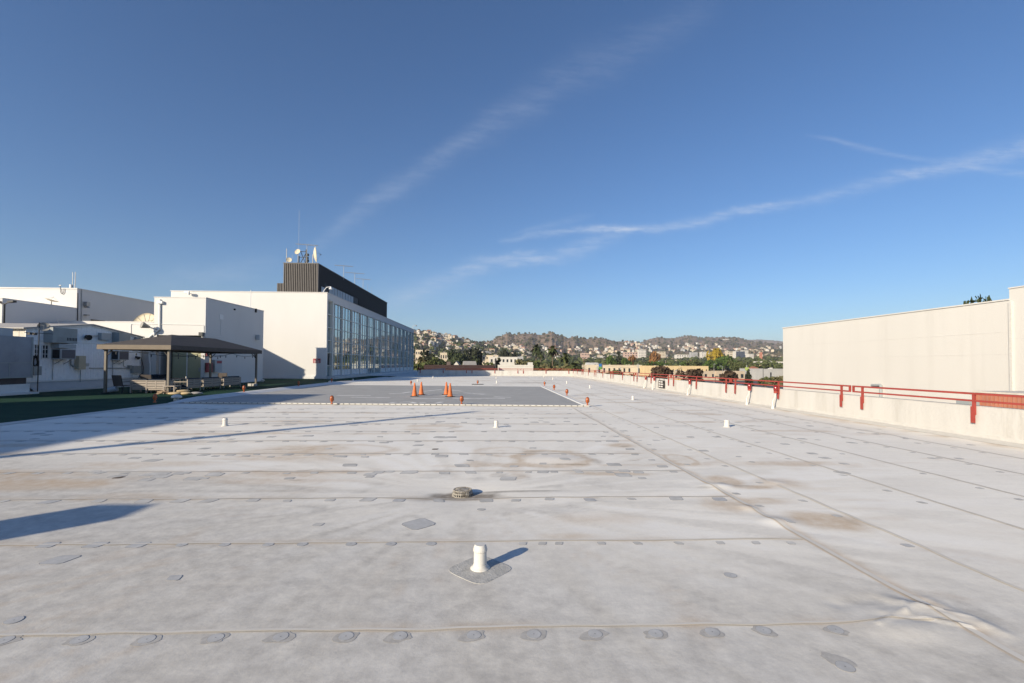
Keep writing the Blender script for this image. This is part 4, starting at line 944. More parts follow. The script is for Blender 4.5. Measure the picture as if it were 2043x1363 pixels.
# big tan dish behind the low block
t = PY(291, 652, 39.3); dish('satellite_dish', (t[0], t[1], t[2]), (-.1, -.95, .3), 1.13, 'very large tan dish showing its ribbed top above the low white block', depth=.22, zb=.1)
a = MB(); cc = np.array([t[0], t[1], t[2]]); d_ = np.array([-.1, -.95, .3]); d_ /= np.linalg.norm(d_); aa = np.cross(d_, (0, 0, 1)); aa /= np.linalg.norm(aa); b2 = np.cross(aa, d_)
for i in range(12):
    t_ = 2*math.pi*i/12+.26; u_ = aa*math.cos(t_)+b2*math.sin(t_)
    pts = [cc+u_*1.13*s_+d_*(.22*1.13*s_*s_+.012) for s_ in (.1, .4, .7, 1)]
    for p_, q_ in zip(pts[:-1], pts[1:]): a.bar(p_, q_, .03, .012, upv=d_)
rt = [o for o in bpy.data.objects if o.get('label', '').startswith('very large tan')][0]
a.build('dish_ribs', 'dish_mesh', rt)

# ---- clapboard shed
XS = -26.5; YS0, YS1 = 27.0, 35.45; YM = (YS0+YS1)/2; ZE, ZR = 3.62, 4.17; SB = .56
sh = thing('shed', XS, YM, 0, 'long white board clad shed with window air conditioners', 'shed')
a = MB(); a.add([(XS, YS0, SB), (XS, YS1, SB), (XS, YS1, ZE), (XS, YM, ZR), (XS, YS0, ZE), (XS-14, YS0, SB), (XS-14, YS1, SB), (XS-14, YS1, ZE), (XS-14, YM, ZR), (XS-14, YS0, ZE)], [(0, 1, 2, 3, 4), (9, 8, 7, 6, 5), (2, 1, 6, 7)]); a.build('gable_wall', 'siding', sh)
a = MB(); a.add([(XS, YS0, SB), (XS, YS0, ZE), (XS-14, YS0, ZE), (XS-14, YS0, SB)], [(0, 1, 2, 3)])
for i in range(40): a.box(XS-.05-i*.35, XS-.02-i*.35, YS0-.012, YS0+.01, SB, ZE-.02)
a.build('front_wall', 'siding_warm', sh)
def ztop(y): return ZE+(ZR-ZE)*(1-abs(y-YM)/(YM-YS0))
a = MB(); y = YS0+.05
while y < YS1-.04: a.box(XS, XS+.014, y, y+.03, SB+.02, ztop(y)-.12); y += .19
a.build('battens', 'siding', sh)
a = MB(); a.box(XS-.01, XS+.03, YS0-.03, YS0+.08, SB, ZE-.05); a.box(XS-.01, XS+.03, YS1-.08, YS1+.03, SB, ZE-.05); a.box(XS, XS+.025, YS0+.08, YS1-.08, SB-.001, SB+.09)
for ya, yb_ in ((YS0, YM), (YM, YS1)):
    a.bar((XS+.02, ya, ztop(ya)-.075), (XS+.02, yb_, ztop(yb_)-.075), .04, .10, upv=(1, 0, 0))
a.bar((XS+.018, YS0+.1, 2.95), (XS+.018, YS1-.1, 2.95), .03, .03)
a.build('trim', 'white_metal', sh)
a = MB()
for s, (ya, yb_) in enumerate(((YS0-.25, YM), (YS1+.25, YM))):
    za = ZE-(ZR-ZE)*.25/(YM-YS0); P = [(XS+.12, ya, za), (XS+.12, yb_, ZR), (XS-14.1, yb_, ZR), (XS-14.1, ya, za)]; P2 = [(x, y, z+.07) for x, y, z in P]
    a.add(P+P2, [(0, 1, 2, 3), (7, 6, 5, 4), (0, 4, 5, 1), (1, 5, 6, 2), (2, 6, 7, 3), (3, 7, 4, 0)])
a.build('roof', 'shed_roof', sh)
a = MB(); a.box(XS-14, XS-.03, YS0+.02, YS1-.02, 0, SB); a.build('skirting', 'siding', sh)
a = MB(); a.add([(XS-.03, YS0+.02, SB), (XS-.03, YS1, SB), (XS+.45, YS1, .14), (XS+.45, YS0+.02, .14), (XS+.46, YS0+.02, .0), (XS+.46, YS1, .0)], [(0, 3, 2, 1), (3, 4, 5, 2)]); a.build('sloped_flashing', 'duct_light', sh)
a = MB(); a.box(XS+.46, XS+.75, YS0, YS1, .0, .11); a.build('foot_ledge', 'curb', sh)
def onshed(x0, y0, x1, y1, dep, name, m_, o=.016, parent=sh):
    A, B = PX(x0, y0, XS+dep), PX(x1, y1, XS+dep); a = MB(); a.box(XS+o, XS+dep, A[1], B[1], B[2], A[2]); return a.build(name, m_, parent), A, B
u1, A, B = onshed(106, 653, 154, 686, .55, 'duct_box', 'duct')
a = MB()
for k in range(7): a.box(XS+.551, XS+.56, A[1]+.9+k*.1, A[1]+.95+k*.1, B[2]+.16, B[2]+.34)
a.build('grille', 'dark', u1)
def ac(x0, y0, x1, y1, lb='air_conditioner'):
    o, A, B = onshed(x0, y0, x1, y1, .55, lb, 'duct_light'); a = MB(); a.box(XS+.551, XS+.556, A[1]+.08, B[1]-.05, B[2]+.05, A[2]-.05); a.build('louver', 'louver', o)
    a = MB(); a.box(XS+.08, XS+.5, A[1]-.006, A[1]-.001, B[2]+.05, A[2]-.05); a.build('side_louver', 'dark', o)
    for yy_ in (A[1]+.2, B[1]-.2): a = MB(); a.bar((XS+.02, yy_, B[2]-.3), (XS+.5, yy_, B[2]-.01), .03); a.build('bracket', 'steel', o)
ac(121, 696, 151, 717); ac(237, 699.5, 257, 718.5)
onshed(118, 686.2, 152, 695.5, .5, 'duct_neck', 'duct_light'); onshed(238, 663, 260, 686, .5, 'duct_box', 'duct'); onshed(203, 664, 222, 679, .25, 'vent_box', 'duct_light')
o, A, B = onshed(158, 710, 171, 737, .3, 'meter_cabinet', 'beige')
onshed(267, 730, 281.5, 744, .25, 'junction_box', 'duct'); onshed(259, 729, 263, 736, .2, 'switch_box', 'duct'); onshed(68, 731, 83, 748.5, .35, 'junction_box', 'duct'); onshed(172, 725, 178, 731, .2, 'switch_box', 'duct_light')
qs = lambda x, y, o=.07: tuple(PX(x, y, XS+o))
pipe_on(sh, [qs(178, 734.5), qs(266, 735)], .03, 'conduit', 'duct'); pipe_on(sh, [qs(141, 717), qs(141.5, 727), qs(146, 731), qs(157, 732)], .045, 'conduit', 'duct')
pipe_on(sh, [qs(161, 738), qs(160, 768)], .02, 'conduit', 'duct'); pipe_on(sh, [qs(246, 718), qs(247, 731), qs(258, 735)], .02, 'conduit', 'duct'); pipe_on(sh, [qs(225, 718), qs(224.5, 758)], .012, 'cable', 'cable'); pipe_on(sh, [qs(106, 717), qs(105, 758)], .012, 'cable', 'cable')
pipe_on(sh, [qs(282, 715), qs(286, 733), qs(285, 745), qs(279, 748), qs(277, 755)], .02, 'cable', 'cable'); pipe_on(sh, [qs(281, 673), qs(284, 674), qs(284, 713), qs(275, 714)], .03, 'conduit', 'steel')
a = MB(); t = qs(174.5, 671.5, .1); a.cyl((XS+.015, t[1], t[2]), (XS+.3, t[1]-.1, t[2]-.08), .10, .18, 12); a.build('porch_lamp', 'dark', sh)
a = MB(); t = qs(190, 672, .2)
for k in range(4): a.bar((XS+.05+.05*k, t[1]-.35, t[2]-.08+k*.05), (XS+.05+.05*k, t[1]+.35, t[2]+.02+k*.04), .02)
a.build('lamp_cage', 'steel', sh)
a = MB(); t = qs(273, 712, .1); a.cyl((XS+.016, t[1], t[2]), (XS+.25, t[1], t[2]-.1), .06, .12, 10); a.build('floodlight', 'dark', sh)
a = MB(); t = qs(272, 675, .1); a.cyl((XS+.016, t[1], t[2]), (XS+.35, t[1]-.1, t[2]-.1), .09, .16, 12); a.build('floodlight', 'duct', sh)
for (x0, y0, x1, y1) in ((67, 686.5, 78.5, 716), (83, 687.5, 96, 716)):
    A, B = PX(x0, y0, XS+.02), PX(x1, y1, XS+.02); a = MB(); ya, yb_, z0, z1 = A[1], B[1], B[2], A[2]; t = .05
    a.box(XS+.01, XS+.05, ya, ya+t, z0, z1); a.box(XS+.01, XS+.05, yb_-t, yb_, z0, z1); a.box(XS+.01, XS+.05, ya+t, yb_-t, z0, z0+t); a.box(XS+.01, XS+.05, ya+t, yb_-t, z1-t, z1)
    a.box(XS+.02, XS+.042, (ya+yb_)/2-.015, (ya+yb_)/2+.015, z0+t, z1-t)
    for k in (1, 2): zz = z0+(z1-z0)*k/3; a.box(XS+.02, XS+.041, ya+t, yb_-t, zz-.015, zz+.015)
    w_ = a.build('window', 'white_metal', sh); a = MB(); a.box(XS+.012, XS+.022, ya+t, yb_-t, z0+t, z1-t); a.build('pane', 'win_dark', w_)
# hose / cable coil hung by the windows
t = PX(74, 710, XS+.3); hs = thing('cable_coil', XS+.2, t[1], t[2]-.9, 'black coil of cable hung beside the shed windows', 'cable'); a = MB()
rnd = random.Random(5)
for k in range(9):
    w0 = .12+.1*rnd.random(); h0 = .55+.35*rnd.random(); yy0 = t[1]+rnd.uniform(-.06, .06); pts = [(XS+.12+.02*k, yy0+w0*math.sin(s_), t[2]-h0/2+h0/2*math.cos(s_)) for s_ in np.linspace(0, 6.28, 15)]; a.tube(pts, .022, 5)
a.build('coil', 'cable', hs)
t = PX(78, 665, XS+1.0); r = thing('roof_aerial', t[0], t[1], 2.3, 'small grey dish with crossbar on a mast in front of the shed wall', 'antenna'); a = MB(); a.cyl((t[0], t[1], 0), (t[0], t[1], t[2]+.6), .025); a.bar((t[0]-.1, t[1]-.7, t[2]), (t[0]+.1, t[1]+.7, t[2]), .03); a.box(t[0]-.06, t[0]+.1, t[1]-.62, t[1]-.48, t[2]-.12, t[2]); a.box(t[0]-.06, t[0]+.1, t[1]-.35, t[1]-.2, t[2]-.12, t[2]); a.build('crossbar', 'dark', r)
dish('satellite_dish', (t[0]+.1, t[1]+.15, t[2]+.35), (.6, -.6, .4), .27, 'small grey dish above the shed windows', m_='dish_mesh')
# ---- exhaust hood (left edge)
XT_ = -25.0; A = PX(66, 672, XT_)
tk = thing('rooftop_unit', XT_-1.5, A[1]-2.5, 0, 'large grey sheet metal rooftop unit on a white plinth at the left edge', 'air handling unit')
Z0, Z1 = PX(66, 752, XT_)[2], PX(66, 673, XT_)[2]; y1 = A[1]; y0 = y1-6
a = MB(); poly = [(XT_-.0, y1), (XT_-3.2, y1), (XT_-3.2, y0), (XT_-1.0, y0)]+[(XT_-1.0+1.0*math.sin(s_), y0+1.2-1.2*math.cos(s_)) for s_ in np.linspace(.2, 1.57, 8)]
a.prism(poly[::-1], Z0, Z1); a.build('casing', 'tank', tk)
zm = PX(40, 724, XT_)[2]; a = MB(); a.box(XT_, XT_+.015, y0+1.3, y1, zm-.02, zm+.02); a.box(XT_, XT_+.014, y1-1.2, y1-1.17, Z0, zm-.021); a.box(XT_, XT_+.02, y1-.06, y1+.01, Z0, Z1); a.box(XT_-.01, XT_+.03, y0+1.3, y1+.02, Z0-.04, Z0+.03); a.build('casing_seams', 'duct', tk)
a = MB(); a.box(XT_-3.0, XT_-.15, y0+.5, y1-.15, .55, Z0-.041); a.build('timber_curb', 'brown_band', tk)
a = MB(); a.box(XT_-3.2, XT_+.0, y0+.3, y1-.1, 0, .549); a.box(XT_+.0, XT_+.3, y0+.3, y1+.1, 0, .12); a.build('plinth', 'white_metal', tk)
t = PX(10, 668, XT_-.6); a = MB(); a.box(t[0]-.5, t[0]+.2, t[1]-.7, t[1]+.2, Z1+.002, Z1+.42); tag(a.build('junction_box', 'duct_light'), 'small pale metal box on top of the grey rooftop unit', 'box')

# ================================================================== GAZEBO
gx0, gx1, gy0, gy1 = -21.8, -17.64, 26.1, 36.0; gz0, gz1, gr = 2.45, 2.70, 3.45
gx1 = -17.9
gz = thing('gazebo', (gx0+gx1)/2, (gy0+gy1)/2, 0, 'brown fabric gazebo over the patio furniture', 'gazebo')
a = MB(); xm = (gx0+gx1)/2; ra, rb = 29.0, 33.4
def sag(p, q, r_): return None
nS = 6
def roofface(P):
    mb.add(P, [tuple(range(len(P)))])
mb = MB(); o_ = .02
roofface([(gx0-o_, gy0-o_, gz1), (gx1+o_, gy0-o_, gz1), (xm, ra, gr)]); roofface([(gx1+o_, gy0-o_, gz1), (gx1+o_, gy1+o_, gz1), (xm, rb, gr), (xm, ra, gr)])
roofface([(gx1+o_, gy1+o_, gz1), (gx0-o_, gy1+o_, gz1), (xm, rb, gr)]); roofface([(gx0-o_, gy1+o_, gz1), (gx0-o_, gy0-o_, gz1), (xm, ra, gr), (xm, rb, gr)])
can = mb.build('canopy', 'canopy', gz)
sd_ = can.modifiers.new('thickness', 'SOLIDIFY'); sd_.thickness = .02
mb = MB(); mb.box(gx0-.03, gx1+.03, gy0-.03, gy0, gz0, gz1); mb.build('valance', 'valance', gz); mb = MB(); mb.box(gx0-.03, gx1+.03, gy1, gy1+.03, gz0, gz1); mb.build('valance', 'valance', gz)
mb = MB(); mb.box(gx1, gx1+.03, gy0+.001, gy1-.001, gz0+.002, gz1-.002); mb.build('valance', 'canopy', gz); mb = MB(); mb.box(gx0-.03, gx0, gy0+.001, gy1-.001, gz0+.002, gz1-.002); mb.build('valance', 'canopy', gz)
mb = MB(); mb.bar((gx0+.15, gy0+.15, gz0+.02), (gx1-.15, gy0+.15, gz0+.02), .07); mb.bar((gx0+.15, gy1-.15, gz0+.02), (gx1-.15, gy1-.15, gz0+.02), .07); mb.bar((gx0+.15, gy0+.2, gz0+.02), (gx0+.15, gy1-.2, gz0+.02), .069); mb.bar((gx1-.15, gy0+.2, gz0+.02), (gx1-.15, gy1-.2, gz0+.02), .069)
for cx_, cy_, ey in ((gx0, gy0, ra), (gx1, gy0, ra), (gx0, gy1, rb), (gx1, gy1, rb)): mb.bar((cx_*.97+xm*.03, cy_, gz1-.06), (xm, ey, gr-.06), .05)
mb.bar((xm, ra, gr-.06), (xm, rb, gr-.06), .05); mb.build('roof_frame', 'dark', gz)
fx, bx = PX(346, 783, -18.1), PX(505.7, 769, -18.1)
posts = [(-21.55, 26.35), (-18.15, 26.35), (-18.15, 35.75), (-21.55, 35.75)]
for i, (x, y) in enumerate(posts):
    mb = MB(); mb.box(x-.06, x+.06, y-.06, y+.06, .06, gz0+.0); p_ = mb.build('post', 'bronze_post', gz, bevel=.008)
    mb = MB(); mb.box(x-.13, x+.13, y-.13, y+.13, TZ, .06); mb.build('foot_plate', 'dark', p_)
    mb = MB(); sx, sy = (1 if x < -20 else -1), (1 if y < 30 else -1); mb.bar((x+.05*sx, y, gz0-.35), (x+.35*sx, y, gz0-.02), .04); mb.bar((x, y+.05*sy, gz0-.35), (x, y+.35*sy, gz0-.02), .04); mb.build('brace', 'dark', p_)
for j, (dx, dy) in enumerate(((-.16, -.12), (.16, -.12))):
    mb = MB(); x, y = posts[2]; mb.box(x+dx-.13, x+dx+.13, y-.38+dy-.1, y-.38+dy+.12, TZ, .2); tag(mb.build('concrete_block', 'conc_cap'), ('left' if j == 0 else 'right')+' concrete block weighting the far gazebo post', 'block', 'concrete blocks at the far gazebo post')
# string lights
sl_ = thing('string_lights', gx1-.2, 31, gz0-.1, 'string of clear bulbs sagging under the gazebo edge', 'string lights'); mb = MB(); bb_ = MB()
spans = [((gx1-.15, 26.4), (gx1-.15, 29.2), .25), ((gx1-.15, 29.2), (gx1-.15, 32.2), .28), ((gx1-.15, 32.2), (gx1-.15, 35.7), .22), ((gx0+.2, 26.2), (gx1-.2, 26.3), .15), ((xm, 27), (gx1-.3, 33), .3), ((gx0+.4, 28), (gx1-.2, 31), .3)]
for (a0, a1, s_) in spans:
    pts = [(a0[0]+(a1[0]-a0[0])*t, a0[1]+(a1[1]-a0[1])*t, gz0-.03-4*s_*t*(1-t)) for t in np.linspace(0, 1, 11)]; mb.tube(pts, .011, 4)
    for k in (2, 5, 8): p_ = pts[k]; bb_.cyl((p_[0], p_[1], p_[2]-.02), (p_[0], p_[1], p_[2]-.09), .022, .028, 6); bb_.cyl((p_[0], p_[1], p_[2]-.09), (p_[0], p_[1], p_[2]-.16), .035, .02, 8)
mb.build('wire', 'cable', sl_); bb_.build('bulbs', 'bulb', sl_)
# ---- furniture
def sofa(L_, label, loc, rot, arms=True, cush=True, h=.72, D_=.78, backcol='sofa'):
    """back along local y=0 plane facing -y, seat toward +y"""
    r = empty('patio_sofa', (0, 0, 0), label, 'sofa', 'slatted patio seats under the gazebo')
    t = .06
    for x in (-L_/2, L_/2-t):
        for y in (0, D_-t):
            a = MB(); a.box(x, x+t, y, y+t, 0, h if y == 0 else h-.1); a.build('leg', 'sofa', r)
        a = MB(); a.box(x+.002, x+t-.002, t, D_-t, h-.17, h-.12); a.box(x+.002, x+t-.002, t, D_-t, .18, .25); a.build('side_frame', 'sofa', r)
    a = MB(); n = 3; z = .27; dz = (h-.04-z)/n
    for k in range(n): a.box(-L_/2+t+.001, L_/2-t-.001, .012, .032, z+k*dz, z+k*dz+dz-.025)
    a.box(-L_/2+t+.001, L_/2-t-.001, .002, .05, h-.04, h)
    if L_ > 1.0: a.box(-.025, .025, .003, .05, .27, h-.041)
    a.build('slatted_back', backcol, r)
    a = MB(); a.box(-L_/2+t+.001, L_/2-t-.001, .05, D_-.002, .18, .26); a.build('seat_frame', 'sofa', r)
    if cush:
        a = MB(); a.box(-L_/2+t+.01, L_/2-t-.01, .06, D_, .265, .40); a.build('cushion', 'cushion', r, bevel=.03)
        a = MB(); a.box(-L_/2+t+.02, L_/2-t-.02, .055, .2, .41, h+.07); a.build('back_cushion', 'cushion', r, bevel=.03)
    at(r, (*loc, TZ), rot); return r
gp = lambda x, y: G(x, y, TZ)[:2]
pA, pB = gp(240, 786), gp(269, 786); sofa(.95, 'slatted patio seat with its back to the camera, left of the pair in front', ((pA[0]+pB[0])/2, 26.75), 0)
pA, pB = gp(274, 786.5), gp(310, 786.5); sofa(1.08, 'slatted patio seat with its back to the camera, right of the pair in front', ((pA[0]+pB[0])/2, 26.5), 0)
sofa(.78, 'slatted armchair end on beside the near gazebo post', (-18.75, 27.3), rad(90), cush=True)
sofa(1.25, 'slatted patio seat, first in the row facing the shed', (-18.35, 28.9), rad(90)); sofa(1.85, 'slatted patio sofa, middle of the row facing the shed', (-18.35, 30.7), rad(90)); sofa(2.1, 'slatted patio sofa, farthest in the row facing the shed', (-18.35, 33.0), rad(90))
def table(label, x, y, w_, d_, h, m_='sofa', top='sofa', name='side_table'):
    r = thing(name, x, y, TZ, label, 'table'); a = MB(); a.box(x-w_/2, x+w_/2, y-d_/2, y+d_/2, h-.05, h); a.build('table_top', top, r)
    for sx in (-1, 1):
        for sy in (-1, 1): a = MB(); X_, Y_ = x+sx*(w_/2-.03), y+sy*(d_/2-.03); a.box(X_-.025, X_+.025, Y_-.025, Y_+.025, TZ, h-.051); a.build('leg', m_, r)
    return r
pA = gp(324, 787); table('small open patio side table beside the near gazebo post', pA[0]+.05, 26.35, .62, .55, .46)
table('small slatted table between the armchair and the near post', -19.15, 27.9, .6, .6, .52)
table('large dark table in the middle of the gazebo', -20.2, 30.6, 1.5, 2.6, .72, 'dark', 'cushion', 'dining_table')
def sling(label, x, y, rot, s=1):
    r = empty('sling_chair', (0, 0, 0), label, 'chair', 'dark sling chairs under the gazebo'); a = MB()
    for sx in (-.28, .28):
        a.tube([(sx, .30, 0), (sx, .25, .42), (sx, -.22, .38), (sx, -.36, .98)], .018, 6); a.tube([(sx, -.28, 0), (sx, -.18, .4)], .018, 6); a.tube([(sx, .27, .42), (sx, .26, .62), (sx, -.27, .62)], .018, 6)
    a.build('frame', 'dark', r); a = MB(); a.add([(-.27, .24, .42), (.27, .24, .42), (.27, -.22, .385), (-.27, -.22, .385)], [(0, 1, 2, 3)]); a.obox((0, .01, .40), (.54, 0, 0), (0, .46, .035), (0, 0, .012)); a.build('seat', 'sling', r)
    a = MB(); a.obox((0, -.30, .70), (.54, 0, 0), (0, -.135, .60), (0, .012, 0)); a.build('back', 'sling', r); at(r, (x, y, TZ), rot)
sling('sling chair nearest the left gazebo post, back turned to the camera', -21.15, 27.0, rad(-8)); sling('sling chair behind the front pair of seats', -20.7, 28.4, rad(10)); sling('sling chair by the olive door', -19.3, 33.2, rad(190))
t = PY(315, 757, 34.5); r = thing('trash_bin', t[0], 34.5, TZ, 'dark wheeled rubbish bin standing before the doorway', 'bin'); a = MB(); x, y = t[0], 34.5
P = [(x-.25, y-.25, TZ), (x+.25, y-.25, TZ), (x+.25, y+.25, TZ), (x-.25, y+.25, TZ), (x-.32, y-.32, .78), (x+.32, y-.32, .78), (x+.32, y+.32, .78), (x-.32, y+.32, .78)]; a.add(P, [(0, 3, 2, 1), (0, 1, 5, 4), (1, 2, 6, 5), (2, 3, 7, 6), (3, 0, 4, 7), (4, 5, 6, 7)]); a.build('bin_body', 'cushion', r); a = MB(); a.box(x-.35, x+.35, y-.36, y+.34, .781, .86); a.build('lid', 'cushion', r)
# pots / bucket near the left post
t = gp(212, 784); a = MB(); a.cyl((t[0]+.0, t[1], .12), (t[0]+.5, t[1]+.1, .25), .13, .15, 14); tag(a.build('bucket', 'panel_grey'), 'grey bucket lying on its side by the left gazebo post', 'bucket')
for (px, py, nm, lb, mt_) in ((388, 755, 'paper_cup', 'white cup on the table under the gazebo', 'sign_white'),):
    a = MB(); a.lathe([(.03, .735), (.04, .85)], 12, (-19.7, 30.2, 0)); tag(a.build(nm, mt_), lb, 'cup')
def bag(x, y, z, rot, label, m_, s=1.):
    bm = bmesh.new(); bmesh.ops.create_icosphere(bm, subdivisions=3, radius=1)
    for v in bm.verts:
        c = v.co; n = mn.noise(c*2+Vector((x, y, 3)))*.18; c.x *= .34*s*(1+n); c.y *= .2*s*(1+n); c.z = c.z*.085*s*(1+n*.6)*(1-.3*abs(c.x/.34/s)**3)
    me = bpy.data.meshes.new('sandbag'); bm.to_mesh(me); bm.free(); me.materials.append(M[m_]); [setattr(p, 'use_smooth', True) for p in me.polygons]
    o = bpy.data.objects.new('sandbag', me); sc.collection.objects.link(o); o.location = (x, y, z); o.rotation_euler = (0, 0, rot); tag(o, label, 'sandbag', 'sandbags at the near gazebo post')
t = gp(352, 788); bag(t[0]-.05, t[1]-.05, .09, .1, 'tan sandbag in front of the near gazebo post', 'bag'); bag(t[0]+.45, t[1]+.05, .09, -.2, 'tan sandbag right of the near gazebo post', 'bag'); bag(t[0]+.15, t[1]+.3, .2, .5, 'ochre sandbag lying on the other two', 'bag', .9); bag(t[0]+.85, t[1]+.25, .08, .3, 'grey sandbag at the end of the heap', 'bag_grey')
rnd = random.Random(11)
for i in range(7):
    t = gp(318+i*4, 787-(i % 3)); an = rnd.uniform(-1.2, 1.2); l_ = rnd.uniform(.16, .26); z = .07+.07*(i % 2); a = MB()
    d_ = np.array([math.cos(an), math.sin(an)*.7, rnd.uniform(-.1, .35)])*l_; c = np.array([t[0], t[1], z]); a.cyl(c-d_/1, c+d_/1, .055, .045, 7); o = a.build('split_log', 'wood')
    tag(o, 'short split log in the small heap beside the near gazebo post', 'log', 'split logs by the near gazebo post')
    o.location = (0, 0, 0)

# ================================================================== RIGHT SIDE
XRB = 28.0; A, B = PX(2015, 600, XRB), PX(1562, 655, XRB)
rb_ = thing('blank_wall_building', XRB, A[1], -12, 'huge blank cream white building beyond the red rails', 'building')
ZT = 5.42
a = MB(); a.box(XRB, XRB+22, A[1], B[1], -12, ZT); a.build('main_wall', 'warm_stucco', rb_)
a = MB(); a.box(XRB-.06, XRB+22, A[1], B[1]+.06, ZT+.001, ZT+.08); a.build('roof_coping', 'warm_stucco', rb_)
C = PX(2014, 574, XRB-.5); a = MB(); a.box(XRB-.04, XRB+22, A[1]-16, A[1]-.003, -12, C[2]); a.build('taller_bay', 'warm_stucco', rb_)
a = MB(); a.box(XRB-.09, XRB+22, A[1]-16, A[1]+.02, C[2]+.001, C[2]+.07); a.build('bay_coping', 'stucco_cap', rb_)
a = MB()
for px, py in ((2010, 662), (2010, 706.5)): z = PX(px, py, XRB)[2]; a.box(XRB-.012, XRB, A[1]+.02, B[1]-.1, z-.012, z+.012); 
a.build('panel_joints', 'stucco_cap', rb_)
a = MB(); a.box(XRB-.045, XRB-.04, A[1]-15.9, A[1]-.2, 3.3, 3.325); a.box(XRB-.045, XRB-.04, A[1]-15.9, A[1]-.2, 1.9, 1.925); a.build('bay_joints', 'stucco_cap', rb_)
a = MB(); a.box(XRB-.13, XRB-.042, A[1]-.16, A[1]-.02, -12, ZT-.1); a.build('corner_strip', 'pipe', rb_)
# red corrugated container below the rail
A, B = PX(1946, 780, 17.5), PX(2043, 785, 17.5)
ct = thing('container', 18, 12, -12, 'orange red corrugated metal enclosure behind the red rails at the right edge', 'container')
yA = PX(1946, 782, 17.5)[1]; zc = PX(1946, 782, 17.5)[2]; yB_ = 9.0
a = MB(); a.box(17.5, 24, yB_, yA, -12, zc-.02); a.build('body', 'red2', ct); a = MB(); y = yB_
while y < yA: a.box(17.44, 17.499, y, y+.07, -3, zc-.03); y += .14
x = 17.55
while x < 23.9: a.box(x, x+.08, yA+.001, yA+.05, -3, zc-.03); x += .16
a.build('corrugations', 'red2', ct); a = MB(); a.box(17.42, 24.02, yB_, yA+.04, zc-.018, zc+.04); a.build('top_edge', 'siding_warm', ct)
# grey pipe frame on the wall
u = lambda x, y, o=-.15: tuple(PX(x, y, XRB+o))
a = MB(); a.tube([u(1739, 768.5), u(1757, 768.5), u(1757, 800)], .09, 8); tag(a.build('wall_duct', 'duct'), 'grey duct elbow on the blank cream building above the parapet', 'duct')
t = PX(1943, 803, 17.2); a = MB(); a.box(16.9, 17.3, t[1]-.1, t[1]+.35, -2, t[2]+.05); tag(a.build('utility_box', 'duct'), 'small grey utility box beside the orange red enclosure', 'box')

# shadow casters that stand outside the frame: a plant building, a flag pole and a stack on this same roof
rb2 = thing('stair_building', -32, 0, 0, 'tall white building standing left behind the camera', 'building')
CX_, CY_, HH = -9.3-21.6, 25.6-21.6, 21.6*math.tan(SUN_EL)*1.414
a = MB(); a.box(CX_-6, CX_, -34, CY_, 0, HH); a.build('walls', 'stucco', rb2); a = MB(); a.box(CX_-6, CX_+.0, -34, CY_+.0, HH+.001, HH+.05); a.build('roof_coping', 'stucco_cap', rb2)
tp = np.array([-.75, 17.1]); Lp = 30; a = MB(); bx_, by_ = tp-np.array([.7071, .7071])*Lp; hp = Lp*math.tan(SUN_EL); a.cyl((bx_, by_, 0), (bx_, by_, hp), .19, .14, 14); tag(a.build('flag_pole', 'steel'), 'tall bare steel pole behind the camera on the left', 'pole')
tp = np.array([-4.50, 5.62]); Lp = 8.8; bx_, by_ = tp-np.array([.7071, .7071])*Lp; hp = Lp*math.tan(SUN_EL); a = MB(); a.box(bx_-.32, bx_+.32, by_-.26, by_+.26, 0, hp); tag(a.build('flue_stack', 'stucco'), 'square white flue stack behind the camera on the left', 'flue')

# ================================================================== HILLS AND CITY
def azt(px, py): d = ray(px, py); return math.atan2(d[0], d[1]), d[2]/math.hypot(d[0], d[1])
L1 = [(600,664),(760,660),(800,660),(827,662),(848,661),(866,665),(885,669),(895,670),(904,668.5),(917,674),(932,679),(950,684),(975,690),(1010,698),(1060,705),(1150,712)]
L2 = [(880,700),(930,688),(950,684),(969,682),(984,678),(999,671),(1006,667),(1012,664.5),(1026,668),(1043,665),(1062,666),(1080,668),(1092,665),(1101,663),(1118,670),(1134,674.5),(1144,671),(1160,675),(1172,676),(1183,675.5),(1193,674),(1209,676),(1228,681),(1247,681),(1266,682),(1285,686),(1320,694),(1370,701)]
L3 = [(1180,700),(1240,690),(1279,683),(1298,676),(1312,673.4),(1329,675),(1346,675),(1363,671.5),(1378.5,670),(1390,671.5),(1401,676),(1413,673),(1428,674.4),(1440,672.5),(1455,673),(1468,673.5),(1478,675),(1489,679),(1504.5,683),(1533,685),(1560,687),(1620,684),(1700,678),(1800,682),(2000,676)]
L4 = [(1400,700),(1470,684),(1489,677.5),(1500,678),(1514,677),(1543,679),(1560,681),(1600,682),(1800,684)]
LAY = []
for pts, R_, r0_, am in ((L1, 2300, 900, 1.), (L2, 3300, 1500, 1.3), (L3, 5000, 2300, 1.3), (L4, 9000, 6000, .8)):
    aa = [azt(*p) for p in pts]; LAY.append(([q[0] for q in aa], [q[1] for q in aa], R_, r0_, am))
def base(r): return -12+2.4e-5*np.maximum(0, r-420)**2*(1/(1+np.maximum(0, r-1200)/900.))
